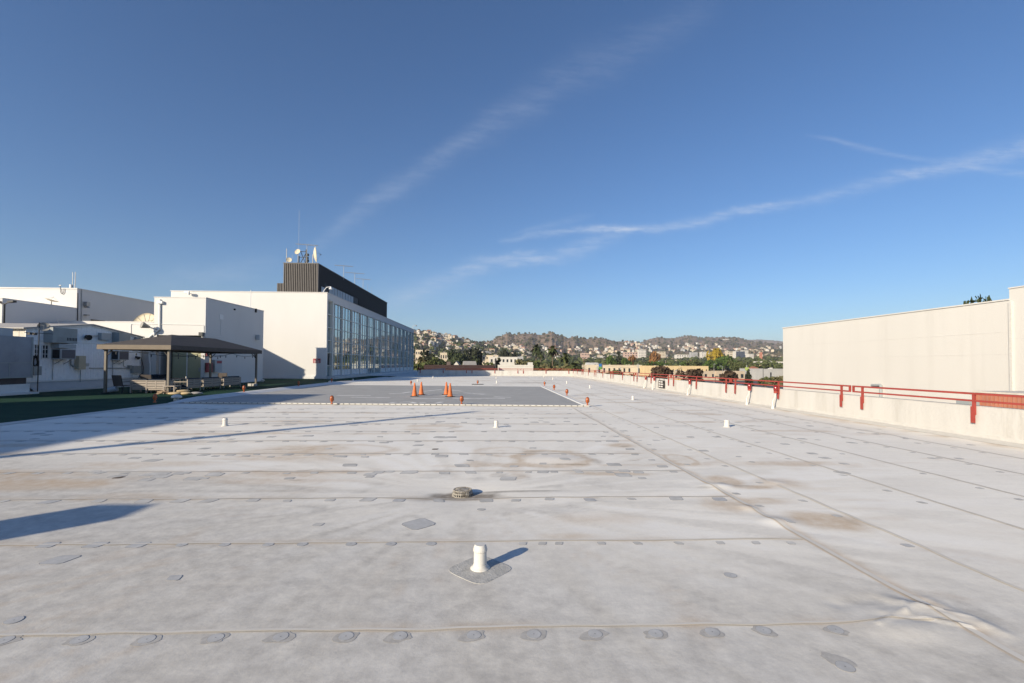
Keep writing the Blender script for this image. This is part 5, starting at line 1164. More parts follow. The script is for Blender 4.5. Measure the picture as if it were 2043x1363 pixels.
def terr(x, y, det=True):
    x = np.asarray(x, float); y = np.asarray(y, float); r = np.hypot(x, y); az = np.arctan2(x, y)
    h = base(r)
    for i, (A_, T_, R_, r0_, am) in enumerate(LAY):
        tn_ = np.interp(az, A_, T_, left=T_[0]*(.9 if i != 3 else 0), right=T_[-1])
        if i == 0: tn_ = np.where(az > A_[-1], .0, tn_)
        H = CAMH+tn_*R_
        t = np.clip((r-r0_)/(R_-r0_), 0, 1)
        gx_, gy_ = x/1000., y/1000.
        gul = 1-np.abs(2*fbm2(az*26/1.0+i*3, r/1500., 1.0, 20+i, 4)-1)
        gul2 = fbm2(x, y, 1/170., 30+i, 5)
        up = t**1.35
        env = np.sin(np.pi*np.clip(t, 0, 1))
        z1 = base(r0_)+(H-base(r0_))*up*(1-.45*env*(.75-gul))-env*(H)*.10*gul2*2*am*.8
        over = np.clip((r-R_)/(R_*.6), 0, 1); z1 = np.where(r > R_, H*(1-over*1.2), z1)
        z1 = np.where(r < r0_, -1e3, z1)
        if det: z1 = z1+(fbm2(x, y, 1/28., 50+i, 3)-.5)*4.5*np.clip(t*2, 0, 1)*(R_/3000)
        h = np.maximum(h, z1)
    return h
azs = np.concatenate([np.linspace(rad(-75), rad(-13), 60)[:-1], np.linspace(rad(-13), rad(36), 900), np.linspace(rad(36), rad(85), 120)[1:]])
rs = np.geomspace(90, 13000, 230); AZ, RR = np.meshgrid(azs, rs)
HX, HY = RR*np.sin(AZ), RR*np.cos(AZ); HZ = terr(HX, HY)
def hillmat():
    mt = bpy.data.materials.new('chaparral'); mt.use_nodes = True; nt = mt.node_tree; b = nt.nodes['Principled BSDF']; b.inputs['Roughness'].default_value = .95; b.inputs['Specular IOR Level'].default_value = .05
    t = nt.nodes.new('ShaderNodeTexCoord')
    def nz(s, d=6, ro=.65):
        n = nt.nodes.new('ShaderNodeTexNoise'); n.inputs['Scale'].default_value = s; n.inputs['Detail'].default_value = d; n.inputs['Roughness'].default_value = ro; nt.links.new(t.outputs['Object'], n.inputs['Vector']); return n.outputs[0]
    def ramp(x, a, b_, ca, cb):
        r = nt.nodes.new('ShaderNodeValToRGB'); r.color_ramp.elements[0].position = a; r.color_ramp.elements[1].position = b_
        r.color_ramp.elements[0].color = (*ca, 1); r.color_ramp.elements[1].color = (*cb, 1); nt.links.new(x, r.inputs[0]); return r.outputs[0]
    def mx(fac, a, c):
        q = nt.nodes.new('ShaderNodeMix'); q.data_type = 'RGBA'; nt.links.new(fac, q.inputs[0]); nt.links.new(a, q.inputs[6]); q.inputs[7].default_value = (*c, 1); return q.outputs[2]
    c = ramp(nz(.012, 9, .75), .35, .65, (.30, .21, .155), (.17, .135, .095))
    c = mx(ramp(nz(.03, 7, .8), .56, .68, (0, 0, 0), (1, 1, 1)), c, (.075, .08, .05))
    c = mx(ramp(nz(.006, 9, .75), .58, .68, (0, 0, 0), (.8, .8, .8)), c, (.40, .30, .21))
    nt.links.new(c, b.inputs['Base Color']); return mt
hills = gridmesh('hills', HX, HY, HZ, [hillmat()], kind='structure')
def citymat():
    return mat('city_ground', (.115, .105, .09), .95, .3, .03, spec=.05, dirt=((.05, .06, .03), .02, .45, .6))
gnd = MB(); n = 64; P = [(0, 0, -12.6)]+[(14000*math.cos(2*math.pi*i/n), 14000*math.sin(2*math.pi*i/n), -12.6) for i in range(n)]
gnd.add(P, [(0, 1+i, 1+(i+1) % n) for i in range(n)]); M['cityg'] = citymat(); gnd.build('city_ground', 'cityg')['kind'] = 'structure'
# streets near the right side
rd = MB(); rd.add([(14, -60, -11.95), (150, 60, -11.95), (330, 420, -11.95), (60, 420, -11.95), (14, 60, -11.95)], [(0, 1, 2, 3, 4)]); rd.build('parking_lot', 'asphalt')['kind'] = 'structure'
st_ = MB()
for i in range(30): st_.add([(40+i*6, 205, -11.94), (40.3+i*6, 205, -11.94), (40.3+i*6, 211, -11.94), (40+i*6, 211, -11.94)], [(0, 1, 2, 3)])
st_.build('bay_lines', 'sign_white')['kind'] = 'structure'
def th(x, y): return float(terr(np.array([x]), np.array([y]), False)[0])
_rm = np.geomspace(120, 9000, 900)
def march(px, py):
    d = ray(px, py); hd = math.hypot(d[0], d[1]); X_ = _rm*d[0]/hd; Y_ = _rm*d[1]/hd; Z_ = CAMH+_rm*d[2]/hd
    T_ = terr(X_, Y_, False); k = np.where(T_ >= Z_)[0]
    if len(k) == 0: return None
    k = k[0]; return np.array([X_[k], Y_[k], T_[k]])
# ---- generic city building
def building(name, label, px0, px1, ytop, Y, depth, m_='bw', floors=0, cols=0, rot=0., roof='flat', cat='building', rm='rg', zg=None, wcol='win_dark', fr=.5, group=None, extra=None):
    A, B = PY(px0, ytop, Y), PY(px1, ytop, Y); x0, x1 = A[0], B[0]; zt = (A[2]+B[2])/2; cx_ = (x0+x1)/2
    z0 = (th(cx_, Y) if zg is None else zg)-.5; W_ = x1-x0
    r = empty(name, (cx_, Y, z0), label, cat, group)
    a = MB(); a.box(-W_/2, W_/2, 0, depth, 0, zt-z0 if roof == 'flat' else (zt-z0)*.72); w_ = a
    def bld(mb, nm, mt_, par=r):
        o = mb.build(nm, mt_); o.parent = par; return o
    bld(a, 'walls', m_)
    H_ = zt-z0
    if roof == 'flat':
        a = MB(); t = .35; a.box(-W_/2-.05, W_/2+.05, -.05, t, H_+.005, H_+.5); a.box(-W_/2-.05, W_/2+.05, depth-t, depth+.05, H_+.005, H_+.5); a.box(-W_/2-.05, -W_/2+t, t, depth-t, H_+.005, H_+.5); a.box(W_/2-t, W_/2+.05, t, depth-t, H_+.005, H_+.5); bld(a, 'parapet', m_)
        a = MB(); a.box(-W_/2+t, W_/2-t, t, depth-t, H_+.005, H_+.1)
        for _ in range(max(1, int(W_/14))): qx, qy = random.uniform(-W_*.4, W_*.4), random.uniform(depth*.2, depth*.7); a.box(qx, qx+random.uniform(1, 2.2), qy, qy+1.8, H_+.1, H_+random.uniform(.9, 1.7))
        bld(a, 'roof', rm)
    else:
        e = H_*.72; a = MB(); o_ = .5
        if roof == 'gable': P = [(-W_/2-o_, -o_, e), (W_/2+o_, -o_, e), (W_/2+o_, depth+o_, e), (-W_/2-o_, depth+o_, e), (-W_/2-o_, depth/2, H_), (W_/2+o_, depth/2, H_)]; a.add(P, [(0, 1, 5, 4), (2, 3, 4, 5), (1, 2, 5), (3, 0, 4), (0, 3, 2, 1)])
        elif roof == 'front': P = [(-W_/2-o_, -o_, e), (W_/2+o_, -o_, e), (W_/2+o_, depth+o_, e), (-W_/2-o_, depth+o_, e), (0, -o_, H_), (0, depth+o_, H_)]; a.add(P, [(0, 4, 5, 3), (1, 2, 5, 4), (2, 3, 5), (0, 3, 2, 1)]); b2_ = MB(); b2_.add([(-W_/2, -.02, e), (W_/2, -.02, e), (0, -.02, H_-.3)], [(0, 1, 2)]); bld(b2_, 'gable', m_)
        else: q_ = min(W_, depth)*.4; P = [(-W_/2-o_, -o_, e), (W_/2+o_, -o_, e), (W_/2+o_, depth+o_, e), (-W_/2-o_, depth+o_, e), (-W_/2+q_, depth/2, H_), (W_/2-q_, depth/2, H_)]; a.add(P, [(0, 1, 5, 4), (2, 3, 4, 5), (1, 2, 5), (3, 0, 4), (0, 3, 2, 1)])
        bld(a, 'roof', rm)
    He = H_ if roof == 'flat' else H_*.72
    for f in range(floors):
        fh = He/floors
        for c in range(cols):
            if floors == 1 and random.random() < .35: continue
            cw = W_/cols; xx = -W_/2+cw*(c+.5); ww = cw*fr*.5; z = f*fh+fh*.32; a = MB()
            a.box(xx-ww, xx+ww, -.06, -.004, z, z+fh*.42); w_ = bld(a, 'window', wcol)
    if extra: extra(r, W_, depth, H_, bld)
    r.rotation_euler[2] = rot; return r
def boards(r, W_, D_, H_, bld):
    a = MB(); a.box(-W_*.32, -W_*.29, -.15, -.01, H_*.2, H_*.9); a.box(W_*.1, W_*.12, -.1, -.01, H_*.3, H_*.8); bld(a, 'downpipes', 'bg')
building('apartment_block', 'white three storey flat roofed apartment block, centre, beyond the far parapet', 977, 1032, 713.5, 330, 16, 'bw', 4, 7, .05, fr=.45)
building('apartment_block', 'grey white flat roofed wing joined behind the white apartment block', 1033, 1044, 713, 345, 12, 'bg', 4, 2)
building('apartment_block', 'tan walk-up building peeking left of the white apartment block', 962, 994, 710, 430, 16, 'bc', 5, 5, -.1, fr=.4)
building('warehouse', 'long low white roofed warehouse just beyond the far parapet', 996, 1064, 731, 165, 20, 'bw', 1, 9, .02, rm='rw', fr=.4)
building('warehouse', 'long low dark building beyond the far parapet on the left', 846, 986, 731.5, 150, 18, 'bbd', 0, 0, 0, rm='rb')
building('house', 'cream two storey house among dark trees on the left', 878, 892, 704.5, 520, 12, 'bc', 3, 3, .1)
building('house', 'small white gabled house, left of the pair beyond the dark low building', 900, 920, 720, 300, 12, 'bw', 1, 3, 0, 'front', rm='rg', cat='house'); building('house', 'small white gabled house, right of the pair beyond the dark low building', 928, 951, 720.5, 290, 12, 'bw', 1, 3, .2, 'gable', rm='rg', cat='house')
building('apartment_block', 'pale yellow apartment building at the far left edge of the hills', 829, 856, 699, 620, 18, 'bc', 4, 6)
building('shop_building', 'long cream commercial building with thin dark windows behind the red rails', 1171, 1280, 729, 560, 40, 'bc', 1, 11, -.04, fr=.35, extra=boards)
building('house', 'white house with steep roof left of the long cream commercial building', 1172, 1196, 723.5, 640, 14, 'bw', 1, 4, .1, 'gable', rm='rw', cat='house')
building('shop_building', 'long yellow ochre commercial hall with sloping ends behind the right parapet', 1297, 1414, 731, 520, 36, 'by', 1, 14, .02, fr=.25)
building('shop_building', 'low tan commercial row in front of the ochre hall', 1342, 1430, 741.5, 430, 16, 'bt', 1, 6, 0, fr=.3)
building('shop_building', 'low tan commercial row with dark awnings, right of the tan row', 1432, 1486, 741.5, 425, 16, 'bt', 1, 5, 0, fr=.5)
building('warehouse', 'pale grey industrial building with rooftop plant at the right, beside the blank wall', 1505, 1580, 737, 420, 26, 'bg', 1, 8, 0, fr=.3, rm='rw')
building('house', 'house with brown hipped roof left of the pale grey industrial building', 1500, 1520, 731, 470, 14, 'bp', 1, 3, 0, 'hip', rm='rt', cat='house')
building('apartment_block', 'long white low building behind the pale industrial building', 1506, 1575, 722, 900, 20, 'bw', 2, 12, 0, rm='rw'); building('shop_building', 'tan ochre low building right of the yellow tree, near the blank wall', 1530, 1575, 729, 700, 20, 'by', 1, 6)
for a0, a1, yt, Y_, mm_, fl_, lb in ((1275, 1289, 698, 1900, 'bw', 7, 'white tower block standing left among the hillside houses'), (1314, 1328, 702, 1800, 'bc', 6, 'cream tower block above the orange tree'), (1379, 1392, 703, 2000, 'bg', 6, 'pale grey tower block left of centre of the tower row'),
   (1400, 1416, 702.5, 1950, 'bw', 6, 'white tower block left of the yellow tree'), (1452, 1468, 702, 1850, 'bc', 5, 'cream hall with stepped top right of the yellow tree'), (1468, 1475, 701, 1700, 'bw', 9, 'narrow white tower left of the dark glass tower'), (1483, 1493, 699.5, 1720, 'bw', 9, 'white tower right of the dark glass tower'),
   (1494, 1504, 706.5, 1600, 'bw', 4, 'white block right of the tower group'), (1246, 1272, 703, 1700, 'bp', 4, 'long pinkish apartment block on the lower slope'), (1350, 1374, 708, 1650, 'bw', 3, 'long white low block under the tower row'), (1160, 1176, 705, 1600, 'bp', 3, 'pinkish block left on the lower slope')):
    building('tower_block', lb, a0, a1, yt, Y_, 22, mm_, fl_, 5, 0, fr=.5, cat='tower')
building('tower_block', 'dark blue glass tower among white towers at the foot of the right hill', 1474, 1486, 701.5, 1680, 22, 'win_blue', 0, 0, cat='tower')
building('church_spire', 'orange red slender structure among the houses right of the towers', 1517, 1521, 703, 1500, 6, 'red2', 0, 0, cat='tower')
# billboard, poles and street lamps
def billboard():
    A, B = PY(1194.5, 726, 300), PY(1200.5, 737, 300); r = empty('billboard', (A[0], 300, B[2]-6), 'tall narrow blue and green billboard on posts behind the red rails', 'billboard'); a = MB(); a.box(A[0], B[0], 299.8, 300, B[2], A[2]); 
    a.build('panel', 'bill', r); a = MB(); a.box(B[0]+.01, B[0]+.6, 299.9, 301.5, B[2], A[2]); a.build('side', 'bb', r); a = MB(); a.box(A[0]+.6, A[0]+1.1, 300.1, 300.5, -12, B[2]); a.build('post', 'dark', r)
mt = bpy.data.materials.new('billboard_print'); mt.use_nodes = True; nt = mt.node_tree; b = nt.nodes['Principled BSDF']; t = nt.nodes.new('ShaderNodeTexCoord'); s_ = nt.nodes.new('ShaderNodeSeparateXYZ'); nt.links.new(t.outputs['Generated'], s_.inputs[0]); r_ = nt.nodes.new('ShaderNodeValToRGB'); nt.links.new(s_.outputs[2], r_.inputs[0])
r_.color_ramp.elements[0].position = .35; r_.color_ramp.elements[0].color = (.12, .28, .06, 1); r_.color_ramp.elements[1].position = .62; r_.color_ramp.elements[1].color = (.03, .15, .40, 1); nt.links.new(r_.outputs[0], b.inputs['Base Color']); M['bill'] = mt
billboard()
def lamp_post(px, pt, Y, label, arm=1, m_='steel'):
    A = PY(px, pt, Y); z0 = th(A[0], Y); r = empty('street_lamp', (A[0], Y, z0), label, 'street lamp', 'street lamps beyond the parapet'); a = MB(); a.cyl((A[0], Y, z0), (A[0], Y, A[2]), .16, .1, 8); a.bar((A[0], Y, A[2]), (A[0]+1.8*arm, Y, A[2]+.2), .12); a.build('pole', m_, r); a = MB(); a.box(A[0]+1.3*arm-.5, A[0]+1.3*arm+.7, Y-.2, Y+.2, A[2]+.0, A[2]+.3); a.build('lamp_head', m_, r)
lamp_post(1424.5, 727, 300, 'pale street lamp before the green trees', 0.2); lamp_post(1441.5, 731, 280, 'pale street lamp with an arm, right of the other pale one', -1); lamp_post(1354, 735, 260, 'dark lamp post before the ochre hall', 1, 'dark'); lamp_post(1522.5, 736, 200, 'dark square headed lamp post by the pale grey industrial building', 1, 'dark'); lamp_post(1427, 752, 170, 'dark short lamp post in the parking lot', .4, 'dark')
def pole(px, pt, Y, rr, label, m_='dark', nm='utility_pole'):
    A = PY(px, pt, Y); z0 = th(A[0], Y); r = empty(nm, (A[0], Y, z0), label, 'pole', 'poles beyond the parapet'); a = MB(); a.cyl((A[0], Y, z0), (A[0], Y, A[2]), rr, rr*.7, 8); a.build('shaft', m_, r)
    if nm == 'utility_pole': a = MB(); a.bar((A[0]-1.2, Y, A[2]-.6), (A[0]+1.2, Y, A[2]-.6), .14); a.bar((A[0]-.9, Y, A[2]-1.5), (A[0]+.9, Y, A[2]-1.5), .12); a.build('crossarm', m_, r)
pole(989, 715, 76, .16, 'thick dark post standing just behind the far parapet', nm='post'); pole(1165, 714, 260, .18, 'utility pole with crossarms at the left end of the right parapet', 'bb'); pole(1273, 726, 240, .3, 'broad grey pole left of the ochre hall', 'bg'); pole(1102, 708, 270, .15, 'thin pole below the tall palm', 'bb')
pole(1490, 729, 230, .25, 'pole carrying a green street sign near the dark tree', 'bg', 'post')
A = PY(1490, 733, 229); a = MB(); a.box(A[0]-.9, A[0]+.9, 228.8, 229, A[2]-1.6, A[2]); M['lime'] = mat('lime_sign', (.35, .42, .12), .6, .1, 2); tag(a.build('street_sign', 'lime'), 'lime green square sign on the pole near the dark tree', 'sign')
# overhead wires
a = MB(); pts = []
A, B = PY(1165, 717, 260), PY(1273, 729, 240)
for o_ in (0, .8): a.tube([tuple(A+(B-A)*t+np.array([0, 0, -6*t*(1-t)-o_])) for t in np.linspace(0, 1, 9)], .04, 4)
tag(a.build('overhead_wire', 'cable'), 'pair of sagging overhead wires between the poles beyond the parapet', 'wire')
# vehicles
def make_car(m_body, kind='car', L_=4.6):
    r = empty('parked_car', (0, 0, 0), 'car', 'car'); 
    if kind == 'car': prof = [(-L_/2, .35), (-L_/2, .8), (-L_/2+.9, .95), (-L_/2+1.5, 1.42), (L_/2-1.6, 1.45), (L_/2-.7, .98), (L_/2, .85), (L_/2, .35)]; Wc = 1.8
    else: prof = [(-L_/2, .5), (-L_/2, 1.6), (-L_/2+.7, 2.2), (-L_/2+1.8, 2.3), (-L_/2+1.9, 3.3), (L_/2, 3.3), (L_/2, .5)]; Wc = 2.4
    n = len(prof); a = MB(); a.add([(x, -Wc/2, z) for x, z in prof]+[(x, Wc/2, z) for x, z in prof], [tuple(range(n)), tuple(range(2*n-1, n-1, -1))]+[(i, n+i, n+(i+1) % n, (i+1) % n) for i in range(n)]); a.build('body', m_body, r, bevel=.05)
    a = MB()
    if kind == 'car':
        for s in (-1, 1): a.add([(-L_/2+1.05, s*(Wc/2+.01), .98), (-L_/2+1.6, s*(Wc/2+.01), 1.36), (L_/2-1.7, s*(Wc/2+.01), 1.38), (L_/2-1.0, s*(Wc/2+.01), 1.0)], [(0, 1, 2, 3)])
    else:
        for s in (-1, 1): a.add([(-L_/2+.4, s*(Wc/2+.01), 1.5), (-L_/2+.8, s*(Wc/2+.01), 2.1), (-L_/2+1.6, s*(Wc/2+.01), 2.1), (-L_/2+1.6, s*(Wc/2+.01), 1.5)], [(0, 1, 2, 3)])
    a.build('windows', 'win_dark', r)
    for sx in (-L_/2+.85, L_/2-.85):
        for s in (-1, 1): a = MB(); a.cyl((sx, s*(Wc/2-.2), .34), (sx, s*(Wc/2+.02), .34), .34, n=14); a.build('wheel', 'cable', r)
    return r
M['car_w'] = mat('car_white', (.6, .62, .64), .25, .03, 1, spec=.6); M['car_b'] = mat('car_blue', (.08, .11, .18), .25, .1, 1, spec=.6); M['car_g'] = mat('car_grey', (.3, .32, .34), .25, .05, 1, spec=.6); M['car_k'] = mat('car_black', (.02, .02, .025), .2, .05, 1, spec=.6); M['car_y'] = mat('truck_yellow', (.7, .38, .02), .35, .05, 1, spec=.5); M['car_r'] = mat('car_maroon', (.14, .03, .03), .25, .05, 1, spec=.5)
tr = make_car('car_y', 'truck', 9.5); tr.name = 'box_truck'; p = PY(1353, 756, 345); at(tr, (p[0], 345, th(p[0], 345)), 0, 'bright yellow box truck parked before the tan commercial row'); tr['category'] = 'truck'
CARS = [(1252, 250, 'car_w', 'white car behind the rails, left of the pair near the broad grey pole', 0), (1264, 252, 'car_g', 'silver car behind the rails next to the broad grey pole', 0), (1280, 255, 'car_b', 'dark blue car right of the broad grey pole', 0), (1222, 245, 'car_k', 'dark car in front of the cream commercial building', 0), (1410, 300, 'car_k', 'black car in the parking lot near the tan row', .2), (1448, 290, 'car_r', 'maroon car in the parking lot', -.1), (1476, 295, 'car_w', 'white car before the dark awnings', 0), (1330, 300, 'car_b', 'blue car left of the yellow truck', .1), (1212, 243, 'car_g', 'grey car by the billboard', 0), (1530, 270, 'car_k', 'black car before the pale grey industrial building', 0)]
for px, Y, mm_, lb, ro in CARS:
    c = make_car(mm_); p = PY(px, 750, Y); at(c, (p[0], Y, th(p[0], Y)), ro, lb); c['group'] = 'cars parked beyond the right parapet'
# ---- trees
def leafcloud(n, blobs, size, seed, flat=.0):
    """n leaf clumps scattered over the shells of the blobs (cx,cy,cz,rx,ry,rz)"""
    g = np.random.default_rng(seed); P = []; F = []
    wts = np.array([b[3]*b[4]*b[5] for b in blobs])**.67; wts /= wts.sum(); k = 0
    for i in range(n):
        b = blobs[g.choice(len(blobs), p=wts)]; v = g.normal(size=3); v /= np.linalg.norm(v)
        if v[2] < -.5: v[2] *= -.4
        rr = g.uniform(.62, 1.08)**.6; c = np.array(b[:3])+v*np.array(b[3:])*rr
        nrm = v*.7+g.normal(size=3)*.55; nrm /= np.linalg.norm(nrm); a = np.cross(nrm, g.normal(size=3)); a /= np.linalg.norm(a); bb = np.cross(nrm, a); s = size*g.uniform(.6, 1.4)
        m_ = 5; 
        for j in range(m_):
            t = 2*math.pi*j/m_; q = s*g.uniform(.6, 1.1); P.append(c+(a*math.cos(t)+bb*math.sin(t))*q+nrm*g.uniform(-.2, .2)*s)
        F.append(tuple(range(k, k+m_))); k += m_
    return P, F
def tree_variant(kind, seed, n=520, size=.055):
    """unit height tree (1 high), returns crown, trunk builders"""
    g = np.random.default_rng(seed); cr = MB(); tk_ = MB()
    if kind == 'round':
        bl = [(g.normal()*.13, g.normal()*.13, .62+g.uniform(-.22, .18), g.uniform(.16, .26), g.uniform(.16, .26), g.uniform(.13, .2)) for _ in range(11)]
        cr.add(*leafcloud(n, bl, size, seed)); tk_.cyl((0, 0, 0), (0, 0, .4), .03, .02, 7)
        for b in bl[:6]: tk_.cyl((0, 0, .3), (b[0], b[1], b[2]), .014, .006, 5)
    elif kind == 'wide':
        bl = [(g.normal()*.28, g.normal()*.2, .6+g.uniform(-.2, .15), g.uniform(.18, .28), g.uniform(.18, .28), g.uniform(.13, .22)) for _ in range(14)]
        cr.add(*leafcloud(int(n*1.3), bl, size, seed)); tk_.cyl((0, 0, 0), (0, 0, .4), .04, .03, 7)
        for b in bl[:6]: tk_.cyl((0, 0, .25), (b[0], b[1], b[2]), .018, .007, 5)
    elif kind == 'con':
        bl = [(g.normal()*.02, g.normal()*.02, .12+.8*t, .20*(1-t)+.03, .20*(1-t)+.03, .09) for t in np.linspace(0, 1, 10)]
        cr.add(*leafcloud(n, bl, size*.8, seed)); tk_.cyl((0, 0, 0), (0, 0, .9), .025, .006, 7)
    elif kind == 'palm':
        tk_.cyl((0, 0, 0), (.01, .01, .86), .016, .011, 8)
        P = []; F = []; k = 0
        for i in range(46):
            az_ = g.uniform(0, 6.28); el = g.uniform(-.9, 1.3); l_ = g.uniform(.13, .19); c = np.array([.01, .01, .86]); d = np.array([math.cos(az_)*math.cos(el), math.sin(az_)*math.cos(el), math.sin(el)])
            s_ = np.array([-math.sin(az_), math.cos(az_), 0]); pp = []
            for t in (0, .5, 1): q = c+d*l_*t+np.array([0, 0, -.09*t*t]); wd = (.012, .03, .004)[int(t*2)]; pp += [q-s_*wd, q+s_*wd]
            P += pp; F += [(k, k+1, k+3, k+2), (k+2, k+3, k+5, k+4)]; k += 6
        cr.add(P, F); bl = []; cr.add(*leafcloud(60, [(.01, .01, .80, .03, .03, .07)], .02, seed)) 
    return cr, tk_
_tv = {}
def tvar(kind, seed, lm, n=520, size=.055):
    key = (kind, seed, lm, n)
    if key not in _tv:
        c, t = tree_variant(kind, seed, n, size); co = c.build('crown', lm); to = t.build('trunk', 'trunk'); _tv[key] = (co.data, to.data)
        bpy.data.objects.remove(co); bpy.data.objects.remove(to)
    return _tv[key]
def tree(x, y, z, h, kind, seed, lm, label, group=None, wid=1., n=520, nm=None, size=.055):
    cd_, td_ = tvar(kind, seed, lm, n, size); r = empty(nm or ('palm_tree' if kind == 'palm' else 'tree'), (x, y, z-.2), label, 'palm tree' if kind == 'palm' else 'tree', group)
    for nme, dt_ in (('crown', cd_), ('trunk', td_)):
        o = bpy.data.objects.new(nme, dt_); sc.collection.objects.link(o); o.parent = r
    r.scale = (h*wid, h*wid, h); r.rotation_euler[2] = random.random()*6; return r
def tree_px(px, ytop, Y, kind, seed, lm, label, wid=1., n=520, base_py=None, size=.055):
    A = PY(px, ytop, Y); z0 = th(A[0], Y) if base_py is None else PY(px, base_py, Y)[2]
    return tree(A[0], Y, z0, (A[2]-z0)*1.07, kind, seed, lm, label, None, wid, n, size=size)
tree_px(1430, 694, 620, 'round', 1, 'l_yellow', 'tall bright yellow tree standing above the green ones', .55, 900)
tree_px(1304, 701, 640, 'round', 2, 'l_orange', 'rusty orange tree left of the yellow tree', .55, 800)
tree_px(1234, 703, 600, 'con', 3, 'l_con', 'tall dark conifer behind the long cream commercial building', 1.15, 700)
tree_px(1218, 711, 590, 'round', 4, 'l_green', 'bright green tree left of the tall conifer', .75, 700); tree_px(1252, 714, 590, 'round', 5, 'l_green', 'bright green tree right of the tall conifer', .8, 700); tree_px(1262, 708, 640, 'round', 6, 'l_orange', 'small rusty tree right of the conifer', .5, 500)
tree_px(1448, 708, 600, 'wide', 7, 'l_green', 'broad green tree right below the yellow tree', .95, 900); tree_px(1424, 716, 580, 'wide', 8, 'l_green', 'broad green tree left below the yellow tree', .8, 900); tree_px(1471, 717, 560, 'wide', 9, 'l_mid', 'dark green broad tree right of the green group', .75, 800); tree_px(1385, 717, 590, 'wide', 10, 'l_mid', 'broad mid green tree behind the ochre hall', .8, 800); tree_px(1365, 720, 600, 'wide', 11, 'l_green', 'smaller green tree behind the ochre hall, left', .7, 700)
tree_px(1401, 721, 600, 'wide', 22, 'l_dark', 'dark tree behind the right end of the ochre hall', .7, 700); tree_px(1490, 722, 520, 'wide', 23, 'l_mid', 'mid green tree behind the street sign', .7, 700); tree_px(1310, 719, 560, 'wide', 24, 'l_green', 'low green tree behind the left end of the ochre hall', .9, 700)
tree_px(1318, 731, 235, 'round', 12, 'l_red', 'dark bronze round street tree behind the rails, left one', .95, 900); tree_px(1384, 737, 230, 'round', 13, 'l_red', 'dark bronze round street tree behind the rails, middle one', 1.05, 900); tree_px(1454, 740.5, 225, 'round', 14, 'l_red', 'dark bronze round street tree behind the rails, right one', .9, 900)
tree_px(1494, 738, 215, 'con', 15, 'l_con', 'narrow almost black tree near the green street sign', 1.0, 700); tree_px(1236, 736.5, 235, 'wide', 16, 'l_mid', 'low bush-like tree before the long cream building', .95, 600); tree_px(1545, 747, 240, 'wide', 17, 'l_olive', 'low olive tree beside the blank wall', 1.2, 700); tree_px(1528, 750, 245, 'wide', 18, 'l_mid', 'low green tree left of the olive one beside the blank wall', .9, 700)
for px, yt, Y, lb in ((1103, 688, 262, 'tallest palm, centre, before the hills'), (1069, 686, 300, 'slim palm left of the tallest palm'), (1129, 703, 230, 'shorter palm right of the tallest palm'), (1079, 701, 380, 'thin small palm between the two tall palms'), (1146, 722, 190, 'low spreading palm beside the far corner of the parapets')):
    tree_px(px, yt, Y, 'palm', 30+px % 3, 'l_mid' if px != 1069 else 'l_dark', lb, 1.15 if px in (1103, 1129) else (1.0 if px != 1146 else 2.), 300)
for px, yt, Y, k_, sd_, lm, lb, wd in ((852, 699, 330, 'round', 40, 'l_con', 'tall dark round tree, leftmost of the dark group', .7), (878, 712, 300, 'wide', 41, 'l_mid', 'green tree below the cream house', .7), (905, 697, 420, 'round', 42, 'l_dark', 'tall dark tree right of the cream house', .6), (922, 699, 400, 'wide', 43, 'l_dark', 'broad dark tree in the middle of the dark group', .6),
   (943, 695, 430, 'round', 44, 'l_con', 'tall dark tree, highest of the dark group', .65), (957, 697, 440, 'round', 45, 'l_dark', 'tall dark tree right of the highest one', .6), (1012, 695, 520, 'wide', 46, 'l_con', 'dark broad tree behind the white apartment block', .65), (840, 712, 230, 'palm', 31, 'l_olive', 'olive palm by the far corner of the glass building', 1.6), (995, 719, 240, 'con', 47, 'l_con', 'small dark cypress in front of the white apartment block', 1.3),
   (1060, 714, 300, 'wide', 48, 'l_mid', 'green tree right of the white apartment block', .9), (1048, 716, 290, 'round', 49, 'l_olive', 'olive tree touching the white apartment block', .8), (833, 716, 200, 'wide', 50, 'l_mid', 'green tree at the foot of the glass building far corner', .9), (1078, 719, 280, 'wide', 51, 'l_dark', 'dark low tree below the tall palms', 1.), (1120, 724, 220, 'wide', 52, 'l_olive', 'olive low tree right of the tall palm trunk', 1.), (968, 722, 280, 'wide', 53, 'l_mid', 'green tree left of the white apartment block', .8), (890, 718, 290, 'wide', 54, 'l_dark', 'dark tree left of the pair of gabled houses', .8)):
    tree_px(px, yt, Y, k_, sd_, lm, lb, wd, 700)
tree_px(1987, 578, 75, 'wide', 60, 'l_dark', 'dark tree top showing over the roof of the blank building', .42, 2400, size=.03)
# individual far trees: copies of a few kinds, placed on the land they stand on
kinds = [('round', 70, 'l_dark', 'dark green tree among the houses below the hills'), ('round', 71, 'l_mid', 'mid green tree among the houses below the hills'), ('wide', 72, 'l_dark', 'broad dark green tree among the houses below the hills'), ('wide', 73, 'l_olive', 'broad olive tree among the houses below the hills'), ('round', 74, 'l_green', 'fresh green tree among the houses below the hills'), ('con', 75, 'l_con', 'slim dark conifer among the houses below the hills')]
rnd = random.Random(21); cnt = 0
while cnt < 265:
    px = rnd.uniform(826, 1565); py = rnd.choice([rnd.uniform(716, 731), rnd.uniform(704, 724)])
    p = march(px, py)
    if p is None or p[1] > 2200 or p[1] < 560: continue
    k_ = kinds[rnd.choice([0, 1, 1, 2, 2, 3, 3, 4, 5])]; h = rnd.uniform(5, 12)*(1 if px > 975 else 1.25)
    tree(p[0], p[1], p[2]-1, h, k_[0], k_[1], k_[2], k_[3], k_[3].replace('tree', 'trees').replace('conifer', 'conifers'), rnd.uniform(.8, 1.2), 260, size=.085); cnt += 1
